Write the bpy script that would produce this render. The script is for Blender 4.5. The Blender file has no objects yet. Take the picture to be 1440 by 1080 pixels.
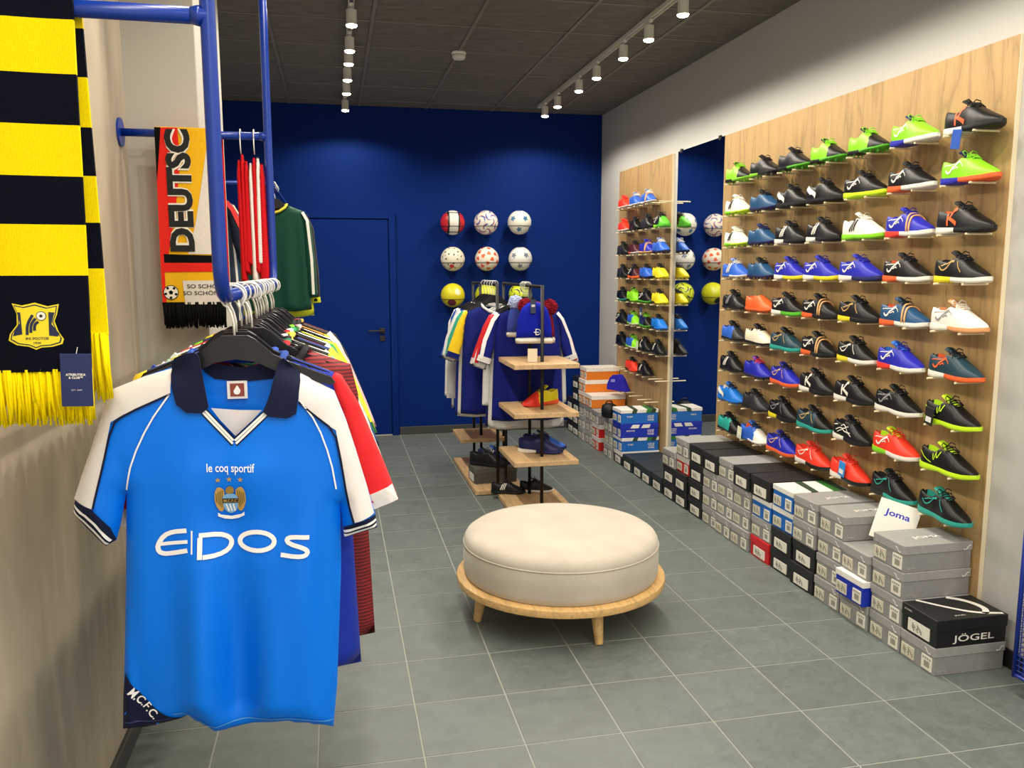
import bpy, bmesh, math, random
import numpy as np
from mathutils import Vector, Matrix
from mathutils.geometry import delaunay_2d_cdt
random.seed(7)
PI = math.pi
R = math.radians
scene = bpy.context.scene
COL = scene.collection

# ------------------------------------------------------------------ camera, world, exposure
cam_d = bpy.data.cameras.new('camera')
cam_d.sensor_width = 36.0
cam_d.lens = 1160.0 / 1440.0 * 36.0
cam_d.clip_start = 0.05
cam = bpy.data.objects.new('camera', cam_d)
COL.objects.link(cam)
cam.location = (0, 0, 1.55)
cam.rotation_euler = (Matrix.Rotation(R(-12.089), 3, 'Z') @ Matrix.Rotation(R(90 - 7.82), 3, 'X') @ Matrix.Rotation(R(-0.0665), 3, 'Z')).to_euler()
scene.camera = cam
world = bpy.data.worlds.new('world')
scene.world = world
world.use_nodes = True
world.node_tree.nodes['Background'].inputs[0].default_value = (1.0, 0.96, 0.90, 1)
world.node_tree.nodes['Background'].inputs[1].default_value = 1.3
vs = scene.view_settings
vs.view_transform = 'Standard'
vs.look = 'None'
vs.exposure = 0.02
vs.gamma = 1.0
vs.use_curve_mapping = False
SPOT_W = 30.0
SPOT_COL = (1.0, 0.91, 0.77)

# room: X right, Y into the shop, Z up; camera stands at the origin
W, D, H = 2.557, 7.80, 3.02
XL = -0.70          # concrete wall
YP = 3.22           # painted pier behind the far rack post

# ------------------------------------------------------------------ helpers
def lin(h):
    c = [int(h[i:i+2], 16) / 255 for i in (0, 2, 4)]
    return tuple(x / 12.92 if x <= 0.04045 else ((x + 0.055) / 1.055) ** 2.4 for x in c) + (1,)
_m = {}
def mat(hx, rough=0.6, metal=0.0, kind=None, emit=0.0):
    key = (hx, rough, metal, kind, emit)
    if key in _m: return _m[key]
    m = bpy.data.materials.new(f'{kind or "plain"}_{hx}')
    m.use_nodes = True
    nt = m.node_tree; N = nt.nodes; L = nt.links
    b = N['Principled BSDF']
    c = lin(hx)
    b.inputs['Base Color'].default_value = c
    b.inputs['Roughness'].default_value = rough
    b.inputs['Metallic'].default_value = metal
    if emit:
        b.inputs['Emission Color'].default_value = c
        b.inputs['Emission Strength'].default_value = emit
    def tc(out='Object', sc=(1, 1, 1)):
        t = N.new('ShaderNodeTexCoord'); mp = N.new('ShaderNodeMapping')
        mp.inputs['Scale'].default_value = sc
        L.new(t.outputs[out], mp.inputs[0]); return mp.outputs[0]
    def noise(vec, scale, detail=4, dist=0.0, rough_=0.55):
        n = N.new('ShaderNodeTexNoise'); n.inputs['Scale'].default_value = scale
        n.inputs['Detail'].default_value = detail; n.inputs['Distortion'].default_value = dist
        n.inputs['Roughness'].default_value = rough_
        L.new(vec, n.inputs['Vector']); return n.outputs[0]
    def ramp(f, stops):
        r = N.new('ShaderNodeValToRGB'); e = r.color_ramp.elements
        while len(e) < len(stops): e.new(0.5)
        for el, (p, col) in zip(e, stops): el.position = p; el.color = col
        L.new(f, r.inputs[0]); return r.outputs[0]
    def mix(f, a, bb, mode='MIX'):
        x = N.new('ShaderNodeMix'); x.data_type = 'RGBA'; x.blend_type = mode
        for s, i in ((f, 0), (a, 6), (bb, 7)):
            if hasattr(s, 'is_linked'): L.new(s, x.inputs[i])
            else: x.inputs[i].default_value = s
        return x.outputs[2]
    def bump(f, strength, distance=0.01):
        bp = N.new('ShaderNodeBump'); bp.inputs['Strength'].default_value = strength
        bp.inputs['Distance'].default_value = distance
        L.new(f, bp.inputs['Height']); L.new(bp.outputs[0], b.inputs['Normal'])
    sh = lambda k: tuple(min(1, x * k) for x in c[:3]) + (1,)
    if kind == 'cloth':
        n = noise(tc(), 900, 2)
        bump(n, 0.12, 0.002)
        b.inputs['Sheen Weight'].default_value = 0.04
        b.inputs['Specular IOR Level'].default_value = 0.2
    elif kind == 'satin':
        n = noise(tc(), 1200, 2)
        bump(n, 0.06, 0.001)
        b.inputs['Specular IOR Level'].default_value = 0.22
    elif kind == 'knit':
        w = N.new('ShaderNodeTexWave'); w.inputs['Scale'].default_value = 120
        w.inputs['Distortion'].default_value = 1.5
        L.new(tc(), w.inputs['Vector'])
        n = noise(tc(), 300, 3)
        L.new(mix(n, sh(0.8), sh(1.12)), b.inputs['Base Color'])
        bump(w.outputs[1], 0.25, 0.002)
        b.inputs['Specular IOR Level'].default_value = 0.1
    elif kind == 'suede':
        n = noise(tc(), 5, 6)
        L.new(ramp(n, [(0.3, sh(0.86)), (0.7, sh(1.06))]), b.inputs['Base Color'])
        bump(noise(tc(), 700, 3), 0.15, 0.002)
        b.inputs['Sheen Weight'].default_value = 0.25
    elif kind == 'tile':
        oi = N.new('ShaderNodeObjectInfo')
        g = tc('Generated', (1, 1, 1))
        va = N.new('ShaderNodeVectorMath'); va.operation = 'MULTIPLY_ADD'
        L.new(oi.outputs['Random'], va.inputs[0]); va.inputs[1].default_value = (37, 11, 5); L.new(g, va.inputs[2])
        n1 = noise(va.outputs[0], 3.2, 8, 0.6, 0.62)
        n2 = noise(va.outputs[0], 14, 6, 0.2, 0.6)
        c1 = ramp(n1, [(0.3, sh(0.8)), (0.55, sh(1.0)), (0.75, sh(1.15))])
        c2 = mix(0.25, c1, ramp(n2, [(0.35, sh(0.7)), (0.7, sh(1.3))]))
        rr = ramp(oi.outputs['Random'], [(0, (0.95, 0.95, 0.95, 1)), (1, (1.06, 1.06, 1.06, 1))])
        L.new(mix(1.0, c2, rr, 'MULTIPLY'), b.inputs['Base Color'])
        L.new(ramp(n2, [(0.3, (0.42,) * 3 + (1,)), (0.8, (0.62,) * 3 + (1,))]), b.inputs['Roughness'])
        bump(n2, 0.12, 0.004)
    elif kind == 'ceiling':
        oi = N.new('ShaderNodeObjectInfo')
        n = noise(tc('Object', (2, 9, 2)), 3, 8, 0.8, 0.65)
        L.new(ramp(n, [(0.3, sh(0.7)), (0.7, sh(1.25))]), b.inputs['Base Color'])
        bump(noise(tc(), 90, 4), 0.3, 0.004)
    elif kind == 'concrete':
        n1 = noise(tc('Object', (1, 1.4, 0.8)), 1.5, 8, 0.6, 0.55)
        n2 = noise(tc('Object', (1, 3.2, 0.55)), 2.2, 6, 0.5, 0.5)
        c1 = ramp(n1, [(0.32, sh(0.66)), (0.5, sh(0.98)), (0.68, sh(1.2))])
        c2 = ramp(n2, [(0.34, sh(0.72)), (0.5, sh(1.0)), (0.68, sh(1.15))])
        L.new(mix(0.5, c1, c2), b.inputs['Base Color'])
        L.new(ramp(n1, [(0.3, (0.35,) * 3 + (1,)), (0.7, (0.55,) * 3 + (1,))]), b.inputs['Roughness'])
        bump(n2, 0.12, 0.01)
    elif kind == 'paint':
        b.inputs['Specular IOR Level'].default_value = 0.12
        bump(noise(tc(), 160, 3), 0.08, 0.003)
    elif kind in ('ply', 'oak'):
        # long grain runs along the object's local Z ('ply') or Y ('oak')
        s1 = (9, 5.0, 0.55) if kind == 'ply' else (14, 1.2, 14)
        oi = N.new('ShaderNodeObjectInfo')
        va = N.new('ShaderNodeVectorMath'); va.operation = 'MULTIPLY_ADD'
        L.new(oi.outputs['Random'], va.inputs[0]); va.inputs[1].default_value = (3, 17, 29); L.new(tc('Object', s1), va.inputs[2])
        n1 = noise(va.outputs[0], 1.6, 3, 0.8, 0.5)
        w = N.new('ShaderNodeMath'); w.operation = 'MULTIPLY'; w.inputs[1].default_value = 9.0; L.new(n1, w.inputs[0])
        fr = N.new('ShaderNodeMath'); fr.operation = 'PINGPONG'; fr.inputs[1].default_value = 1.0; L.new(w.outputs[0], fr.inputs[0])
        n2 = noise(va.outputs[0], 26, 5, 0.3, 0.6)
        c1 = ramp(fr.outputs[0], [(0.0, sh(0.62)), (0.25, sh(0.95)), (1.0, sh(1.12))])
        c2 = mix(0.35, c1, ramp(n2, [(0.3, sh(0.75)), (0.7, sh(1.18))]))
        L.new(c2, b.inputs['Base Color'])
        bump(n2, 0.08, 0.002)
    elif kind == 'leather':
        bump(noise(tc(), 240, 3), 0.15, 0.001)
        b.inputs['Specular IOR Level'].default_value = 0.35
    elif kind == 'card':
        n = noise(tc(), 40, 4)
        L.new(ramp(n, [(0.3, sh(0.93)), (0.7, sh(1.05))]), b.inputs['Base Color'])
    elif kind == 'stripe_h':       # fine woven horizontal stripes, dark on maroon
        w = N.new('ShaderNodeTexWave'); w.bands_direction = 'Z'; w.inputs['Scale'].default_value = 38
        L.new(tc(), w.inputs['Vector'])
        L.new(ramp(w.outputs[1], [(0.25, sh(0.25)), (0.5, sh(1))]), b.inputs['Base Color'])
    elif kind == 'lens':
        pass
    _m[key] = m
    return m

def new_mesh(name, verts, faces, smooth=False, idx=None):
    me = bpy.data.meshes.new(name)
    me.from_pydata([tuple(map(float, v)) for v in verts], [], [tuple(map(int, f)) for f in faces])
    if smooth: me.polygons.foreach_set('use_smooth', [True] * len(me.polygons))
    if idx is not None: me.polygons.foreach_set('material_index', [int(i) for i in idx])
    me.update()
    return me
def link(name, me, mats=None, parent=None, loc=None, rot=None):
    o = bpy.data.objects.new(name, me)
    COL.objects.link(o)
    if mats is not None:
        if not isinstance(mats, (list, tuple)): mats = [mats]
        while len(me.materials) < len(mats): me.materials.append(None)
        for i, m in enumerate(mats):
            o.material_slots[i].link = 'OBJECT'
            o.material_slots[i].material = m
    if parent is not None: o.parent = parent
    if loc is not None: o.location = loc
    if rot is not None: o.rotation_euler = rot
    return o
def tag(o, label, cat, group=None):
    o['label'] = label; o['category'] = cat
    if group: o['group'] = group
    return o
def thing(name, label, cat, loc=(0, 0, 0), rot=(0, 0, 0), group=None):
    o = bpy.data.objects.new(name, None); COL.objects.link(o)
    o.empty_display_size = 0.05
    o.location = loc; o.rotation_euler = rot
    return tag(o, label, cat, group)
def struct(o):
    o['kind'] = 'structure'; return o

class MB:
    """collects shapes into one mesh"""
    def __init__(s): s.v = []; s.f = []; s.i = []
    def add(s, v, f, m=0):
        n = len(s.v); s.v += [tuple(p) for p in v]; s.f += [tuple(a + n for a in q) for q in f]; s.i += [m] * len(f); return s
    def box(s, x0, x1, y0, y1, z0, z1, m=0):
        v = [(x, y, z) for x in (x0, x1) for y in (y0, y1) for z in (z0, z1)]
        return s.add(v, [(0, 1, 3, 2), (4, 6, 7, 5), (0, 4, 5, 1), (2, 3, 7, 6), (0, 2, 6, 4), (1, 5, 7, 3)], m)
    def bbox(s, x0, x1, y0, y1, z0, z1, r=0.004, m=0):
        bm = bmesh.new(); bmesh.ops.create_cube(bm, size=1)
        for v in bm.verts: v.co = ((x0 + x1) / 2 + v.co.x * (x1 - x0), (y0 + y1) / 2 + v.co.y * (y1 - y0), (z0 + z1) / 2 + v.co.z * (z1 - z0))
        bmesh.ops.bevel(bm, geom=bm.edges[:], offset=r, segments=1, affect='EDGES')
        bm.verts.index_update(); s.add([v.co[:] for v in bm.verts], [[v.index for v in f.verts] for f in bm.faces], m); bm.free(); return s
    def tube(s, pts, r, n=10, m=0, cap=True):
        pts = [Vector(p) for p in pts]; rs = r if isinstance(r, (list, tuple)) else [r] * len(pts)
        base = len(s.v); up = None
        for k, p in enumerate(pts):
            t = (pts[min(k + 1, len(pts) - 1)] - pts[max(k - 1, 0)]).normalized()
            if up is None: up = t.orthogonal().normalized()
            up = (up - t * up.dot(t)).normalized(); sd = t.cross(up)
            for a in range(n):
                q = 2 * PI * a / n; s.v.append(tuple(p + (up * math.cos(q) + sd * math.sin(q)) * rs[k]))
        for k in range(len(pts) - 1):
            for a in range(n):
                b = (a + 1) % n; s.f.append((base + k * n + a, base + k * n + b, base + (k + 1) * n + b, base + (k + 1) * n + a)); s.i.append(m)
        if cap:
            s.f.append(tuple(base + a for a in reversed(range(n)))); s.i.append(m)
            e = base + (len(pts) - 1) * n; s.f.append(tuple(e + a for a in range(n))); s.i.append(m)
        return s
    def lathe(s, prof, n=48, c=(0, 0), m=0):
        base = len(s.v)
        for r, z in prof:
            for a in range(n):
                q = 2 * PI * a / n; s.v.append((c[0] + r * math.cos(q), c[1] + r * math.sin(q), z))
        for k in range(len(prof) - 1):
            for a in range(n):
                b = (a + 1) % n; s.f.append((base + k * n + a, base + k * n + b, base + (k + 1) * n + b, base + (k + 1) * n + a)); s.i.append(m)
        s.f.append(tuple(base + a for a in reversed(range(n)))); s.i.append(m)
        e = base + (len(prof) - 1) * n; s.f.append(tuple(e + a for a in range(n))); s.i.append(m)
        return s
    def prism(s, poly, y0, y1, m=0):
        """poly in (x, z), extruded along y"""
        n = len(poly); v = [(x, y0, z) for x, z in poly] + [(x, y1, z) for x, z in poly]
        f = [tuple(range(n)), tuple(reversed(range(n, 2 * n)))] + [(i, i + n, (i + 1) % n + n, (i + 1) % n) for i in range(n)]
        return s.add(v, f, m)
    def mesh(s, name, smooth=False): return new_mesh(name, s.v, s.f, smooth, s.i if any(s.i) else None)
    def obj(s, name, mats, parent=None, smooth=False, loc=None, rot=None): return link(name, s.mesh(name, smooth), mats, parent, loc, rot)

def auto_smooth(me, ang=40):
    bm = bmesh.new(); bm.from_mesh(me)
    for f in bm.faces: f.smooth = True
    for e in bm.edges:
        if len(e.link_faces) == 2 and e.calc_face_angle(0) > R(ang): e.smooth = False
    bm.to_mesh(me); bm.free(); return me

def resample(poly, sp, closed=True):
    out = []; n = len(poly)
    for i in range(n if closed else n - 1):
        a = np.array(poly[i], float); b = np.array(poly[(i + 1) % n], float)
        k = max(1, int(math.ceil(np.linalg.norm(b - a) / sp)))
        out += [tuple(a + (b - a) * j / k) for j in range(k)]
    if not closed: out.append(tuple(poly[-1]))
    return out
def smooth_poly(poly, it=2, closed=True):
    p = [np.array(q, float) for q in poly]
    for _ in range(it):
        o = []
        n = len(p)
        for i in range(n if closed else n - 1):
            a, b = p[i], p[(i + 1) % n]
            o += [a * .75 + b * .25, a * .25 + b * .75]
        if not closed: o = [p[0]] + o + [p[-1]]
        p = o
    return [tuple(q) for q in p]
def dist_seg(P, poly, closed=True):
    P = np.asarray(P, float); A = np.asarray(poly, float); B = np.roll(A, -1, 0)
    if not closed: A, B = A[:-1], B[:-1]
    d = np.full(len(P), 1e9)
    for a, b in zip(A, B):
        ab = b - a; L2 = max(ab @ ab, 1e-12)
        t = np.clip(((P - a) @ ab) / L2, 0, 1)
        d = np.minimum(d, np.hypot(*(P - a - t[:, None] * ab).T))
    return d
def inside(P, poly):
    P = np.asarray(P, float); r = np.zeros(len(P), bool); n = len(poly)
    for i in range(n):
        x0, y0 = poly[i]; x1, y1 = poly[(i + 1) % n]
        if y0 == y1: continue
        c = ((P[:, 1] < y0) != (P[:, 1] < y1)) & (P[:, 0] < (x1 - x0) * (P[:, 1] - y0) / (y1 - y0) + x0)
        r ^= c
    return r
def cdt(poly, sp):
    b = resample(poly, sp); A = np.array(b)
    lo, hi = A.min(0), A.max(0)
    gx = np.arange(lo[0], hi[0], sp); gz = np.arange(lo[1], hi[1], sp * .87)
    G = np.array([(x + (sp / 2 if j % 2 else 0), z) for j, z in enumerate(gz) for x in gx])
    if len(G):
        G = G[inside(G, b)]
        if len(G): G = G[dist_seg(G, b) > sp * .45]
    pts = [Vector((float(p[0]), float(p[1]))) for p in b] + [Vector((float(p[0]), float(p[1]))) for p in G]
    n = len(b)
    v, e, f, ov, oe, of = delaunay_2d_cdt(pts, [(i, (i + 1) % n) for i in range(n)], [], 1, 1e-7)
    return np.array([(p.x, p.y) for p in v]), [tuple(q) for q in f]
def sheet(poly, fn, sp=0.012, flip=False):
    """tessellated patch; fn(P[n,2]) -> y[n]; local (x, z) plane"""
    P, F = cdt(poly, sp)
    y = fn(P)
    v = np.column_stack([P[:, 0], y, P[:, 1]])
    a = P[list(F[0])]
    ccw = (a[1][0] - a[0][0]) * (a[2][1] - a[0][1]) - (a[1][1] - a[0][1]) * (a[2][0] - a[0][0]) > 0
    # ccw in (x,z) faces -y
    if ccw == flip: F = [tuple(reversed(q)) for q in F]
    return v, F
def ribbon(line, w, fn, sp=0.006, closed=False, sm=0):
    """flat strip along a polyline in (x,z), laid on y = fn"""
    if sm: line = smooth_poly(line, sm, closed)
    L = [np.array(p) for p in resample(line, sp, closed)]
    n = len(L); l = []; r = []
    for i in range(n):
        a = L[(i - 1) % n] if closed or i else L[0]; b = L[(i + 1) % n] if closed or i < n - 1 else L[-1]
        t = (b - a); t = t / (np.linalg.norm(t) + 1e-9); q = np.array((-t[1], t[0])) * w / 2
        l.append(L[i] + q); r.append(L[i] - q)
    P = np.array(l + r); y = fn(P)
    v = np.column_stack([P[:, 0], y, P[:, 1]])
    f = [(i, n + i, n + (i + 1) % n, (i + 1) % n) for i in range(n if closed else n - 1)]
    return v, [tuple(reversed(q)) for q in f]
def text2d(s, bold=0.0, shear=0.0, sub=0.0):
    """text as triangles, normalised: x 0..1, y 0..h/w"""
    cu = bpy.data.curves.new('t', 'FONT'); cu.body = s; cu.offset = bold; cu.shear = shear
    cu.resolution_u = 3
    o = bpy.data.objects.new('t', cu); COL.objects.link(o)
    dg = bpy.context.evaluated_depsgraph_get()
    me = bpy.data.meshes.new_from_object(o.evaluated_get(dg))
    bm = bmesh.new(); bm.from_mesh(me); bmesh.ops.triangulate(bm, faces=bm.faces[:])
    bmesh.ops.remove_doubles(bm, verts=bm.verts[:], dist=1e-5)
    P = np.array([(v.co.x, v.co.y) for v in bm.verts]) if len(bm.verts) else np.zeros((1, 2))
    bm.verts.index_update()
    if sub:
        wdt = P[:, 0].max() - P[:, 0].min()
        for _ in range(3):
            es = [e for e in bm.edges if e.calc_length() > sub * wdt]
            if not es: break
            bmesh.ops.subdivide_edges(bm, edges=es, cuts=1); bmesh.ops.triangulate(bm, faces=bm.faces[:])
        bm.verts.index_update(); P = np.array([(v.co.x, v.co.y) for v in bm.verts])
    F = [tuple(v.index for v in f.verts) for f in bm.faces]
    bm.free(); bpy.data.objects.remove(o); bpy.data.meshes.remove(me); bpy.data.curves.remove(cu)
    lo = P.min(0); wd = P[:, 0].max() - lo[0]
    return (P - lo) / wd, F
def text_obj(name, s, p0, ux, uy, wid, hei, m, parent, bold=0.0, off=0.0008, fn=None, sub=0.0):
    """flat lettering: lower-left p0, unit axes ux / uy (3D), fitted to wid x hei"""
    P, F = text2d(s, bold, sub=sub); hh = P[:, 1].max()
    p0 = np.array(p0, float); ux = np.array(ux, float); uy = np.array(uy, float); n = np.cross(ux, uy)
    v = p0 + P[:, :1] * wid * ux + P[:, 1:] / hh * hei * uy + n * off
    if fn is not None: v[:, 1] = fn(v[:, [0, 2]])
    return link(name, new_mesh(name, v, F), m, parent)

# common materials
M_black = mat('141414', 0.5)
M_blackmetal = mat('0c0c0d', 0.45, 0.3)
M_bluemetal = mat('05308e', 0.32)
M_white = mat('e9e6df', 0.5)
M_chrome = mat('c9c9c6', 0.25, 0.9)
M_label = mat('e4e1d6', 0.6, kind='card')

# ------------------------------------------------------------------ the room
mb = MB().box(-1.6, W + .12, -1.2, D + .12, -0.12, -0.0015)
floor = struct(mb.obj('floor', mat('93968f', 0.8)))
TX, TY = 0.3345, 0.3365
tm = MB().bbox(-TX / 2 + .003, TX / 2 - .003, -TY / 2 + .003, TY / 2 - .003, -0.006, 0.0, 0.001).mesh('floor_tile')
M_tile = mat('666e6b', 0.5, kind='tile')
x = 0.24 - TX * 4
while x < W:
    y = 2.135 - TY * 6
    while y < D - .02:
        t = link('tile', tm, M_tile, floor, (x + TX / 2, y + TY / 2, 0))
        y += TY
    x += TX
# ceiling: dark lay-in panels on a paler grid
mb = MB().box(-1.6, W + .12, -1.2, D + .12, H + .02, H + .12)
ceiling = struct(mb.obj('ceiling', mat('2b2a28', 0.9)))
M_ct = mat('69665f', 0.9, kind='ceiling'); M_tb = mat('77726a', 0.6)
GX, GY = 0.604, 0.588
cm = MB().bbox(-GX / 2 + .010, GX / 2 - .010, -GY / 2 + .010, GY / 2 - .010, 0, 0.015, 0.003).mesh('ceiling_panel')
xs = [-0.335 + GX * k for k in range(-2, 6)]
ys = [4.61 + GY * k for k in range(-9, 7)]
for a in xs:
    for c in ys:
        if a < W and c < D: link('ceiling_panel', cm, M_ct, ceiling, (a + GX / 2, c + GY / 2, H + .001))
for a in xs:
    if a < W: MB().box(a - .011, a + .011, -1.2, D, H - .004, H + .012).obj('grid_bar', M_tb, ceiling)
for c in ys:
    if c < D: MB().box(-1.6, W, c - .009, c + .009, H - .003, H + .011).obj('cross_bar', M_tb, ceiling)

M_blue = mat('00246c', 0.7, kind='paint')
M_grey = mat('b9b8b4', 0.7, kind='paint')
wb = struct(MB().box(-1.6, W + .12, D, D + .12, 0, H + .02).obj('wall_back', M_blue))
wr = struct(MB().box(W, W + .12, -1.2, D, 0, H + .02).obj('wall_right', M_grey))
M_conc = mat('b3a793', 0.5, kind='concrete')
wl = struct(MB().box(XL - .12, XL, -1.2, YP + .01, 0, H + .02).obj('wall_left', M_conc))
struct(MB().bbox(-1.2, -0.455, YP, YP + .70, 0, H + .02, .003).obj('wall_pier', mat('b4b1a8', 0.7, kind='paint')))
struct(MB().box(-1.32, -1.2, YP, D, 0, H + .02).obj('wall_left_far', M_grey))
M_base = mat('3a3c3a', 0.6)
struct(MB().bbox(XL, XL + .014, -1.2, YP, 0, .075, .003).obj('baseboard_left', M_base))
struct(MB().bbox(0.575, W, D - .014, D, 0, .075, .003).obj('baseboard_back', M_base))
struct(MB().bbox(W - .014, W, -1.2, D - .014, 0, .075, .003).obj('baseboard_right', mat('161618', 0.5)))
# flush blue door
door = thing('door_1', 'blue flush door in the blue back wall', 'door'); door['kind'] = 'structure'
del door['category']
DX0, DX1, DZ = -0.34, 0.50, 2.015
MB().bbox(DX0, DX1, D - .022, D + .01, .012, DZ, .003).obj('door_leaf', M_blue, door)
fr = MB(); fr.bbox(DX1 + .008, DX1 + .068, D - .03, D, 0, DZ + .068, .003); fr.bbox(DX0 - .068, DX0 - .008, D - .03, D, 0, DZ + .068, .003); fr.bbox(DX0 - .008, DX1 + .008, D - .03, D, DZ + .008, DZ + .068, .003)
fr.obj('door_frame', M_blue, door)
hd = MB().bbox(.405, .455, D - .034, D - .022, .972, 1.022, .003); hd.tube([(.43, D - .034, .997), (.43, D - .07, .997)], .008); hd.tube([(.436, D - .068, .997), (.30, D - .068, .997)], .008)
hd.obj('door_handle', M_black, door)
MB().bbox(.405, .455, D - .034, D - .022, .90, .95, .003).obj('lock_plate', M_black, door)
MB().box(DX0, DX1, D - .02, D + .005, .0, .011).obj('threshold_strip', mat('b8b8b4', 0.4), door)
# smoke detector
sd = thing('smoke_detector', 'round white smoke detector on the dark ceiling', 'smoke detector', (0.875, 5.80, H))
MB().lathe([(.05, 0), (.05, -.012), (.046, -.016)], 32).obj('base', M_white, sd, True)
MB().lathe([(.044, -.016), (.046, -.034), (.036, -.046), (.014, -.05)], 32).obj('sensor_cap', mat('d6d2c8', .5), sd, True)

# ------------------------------------------------------------------ track lights
M_trk = mat('d8d4ca', 0.45)
M_lens = mat('fff0d2', 0.4, emit=24.0)
ad = MB().bbox(-.012, .012, -.035, .035, -.040, -.022, .003)
ad_me = ad.mesh('adapter')
stem_me = MB().tube([(0, 0, -.035), (0, 0, -.055)], .006, 8).mesh('stem')
body_me = auto_smooth(MB().lathe([(.010, -.050), (.029, -.053), (.029, -.120), (.033, -.132), (.030, -.132)], 24).mesh('lamp_body'))
lens_me = MB().lathe([(.030, -.1315), (.028, -.139), (.016, -.1435), (.002, -.1445)], 24).mesh('lamp_lens', True)
def spot(x, y, side, k):
    t = thing('track_spotlight', f'white lit cylinder spotlight, {ordn(k)} from the back wall on the {side} ceiling track', 'spotlight', (x, y, H), group=f'spotlights on the {side} track')
    link('adapter', ad_me, M_trk, t); link('stem', stem_me, M_trk, t); link('lamp_body', body_me, M_trk, t); link('lamp_lens', lens_me, M_lens, t)
    d = bpy.data.lights.new('spot_beam', 'SPOT'); d.energy = SPOT_W; d.color = SPOT_COL; d.spot_size = R(154); d.spot_blend = 0.36; d.shadow_soft_size = .03
    o = bpy.data.objects.new('spot_beam', d); COL.objects.link(o); o.parent = t; o.location = (0, 0, -.155)
ORD = ['zeroth', 'first', 'second', 'third', 'fourth', 'fifth', 'sixth', 'seventh', 'eighth', 'ninth', 'tenth', 'eleventh', 'twelfth', 'thirteenth', 'fourteenth', 'fifteenth', 'sixteenth', 'seventeenth', 'eighteenth', 'nineteenth', 'twentieth', 'twenty-first', 'twenty-second', 'twenty-third', 'twenty-fourth', 'twenty-fifth', 'twenty-sixth']
def ordn(k): return ORD[k]
for side, X, Y1, YS in (('right', 1.845, 7.42, [7.23, 6.81, 6.20, 5.77, 5.22, 4.78, 4.29, 3.77, 3.25, 2.75, 2.25, 1.75, 1.25, 0.75, 0.25, -0.25, -0.75]),
                        ('left', 0.137, 7.55, [7.32, 6.65, 6.19, 5.72, 5.39, 4.84, 4.30, 3.75, 3.2, 2.6, 2.1, 1.6, 1.1, 0.6, 0.1, -0.4, -0.85])):  # last of each row are unseen; extra ones added to brighten the near end
    mb = MB().box(X - .016, X + .016, -1.0, Y1, H - .006, H - .001); mb.box(X - .016, X - .011, -1.0, Y1, H - .028, H - .006); mb.box(X + .011, X + .016, -1.0, Y1, H - .028, H - .006)
    tr = thing('lighting_track', f'white lighting track along the {side} side of the ceiling', 'lighting track')
    mb.obj('rail', M_trk, tr); MB().box(X - .0165, X + .0165, Y1, Y1 + .02, H - .029, H - .001).obj('end_cap', M_trk, tr)
    for k, yy in enumerate(YS): spot(X, yy, side, k + 1)

# ------------------------------------------------------------------ display panels and mirror on the right wall
PX = W - .022     # panel face
M_ply = mat('b09160', 0.5, kind='ply')
M_edge = mat('e3d6b8', 0.6)
M_peg = mat('e8d9b4', 0.35)
peg_me = auto_smooth(MB().tube([(0, 0, 0), (-.118, 0, 0)], .0045, 8).mesh('peg'))
def panel(y0, y1, z0, z1, label):
    t = thing('plywood_panel', label, 'display panel', (PX, (y0 + y1) / 2, z0))
    w = (y1 - y0) / 2
    MB().bbox(0, .020, -w + .0015, w - .0015, 0, z1 - z0, .001).obj('board', M_ply, t)
    MB().box(.001, .021, -w - .0005, -w + .0015, 0, z1 - z0).obj('edge_band', M_edge, t)
    return t, (y0 + y1) / 2, z0
p1 = panel(6.02, 7.215, .02, 2.425, 'narrow plywood shoe panel left of the mirror')
p2 = panel(3.975, 5.16, .02, 2.425, 'plywood shoe panel beside the mirror')
p3 = panel(2.755, 3.972, .02, 2.425, 'near plywood shoe panel at the right edge')
def pegs(p, y, z):
    t, yc, z0 = p
    link('peg', peg_me, M_peg, t, (0, y - yc, z - z0 - .0046))
def panel_of(y): return p1 if y > 5.5 else (p2 if y > 3.974 else p3)
mt = thing('wall_mirror', 'tall wall mirror between the two plywood panels reflecting the blue wall', 'mirror', (W, 5.555, .03))
MB().bbox(-.012, -.002, -.385, .385, 0, 2.40, .0015).obj('glass', mat('e8eaea', 0.02, 1.0), mt)
for yy, zz in ((-.3, 2.40), (.33, 2.40), (-.3, 0), (.33, 0)):
    MB().bbox(-.018, 0, yy - .012, yy + .012, zz - .016, zz + .012, .002).obj('clip', mat('3c3c3c', .4, .6), mt)

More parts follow.
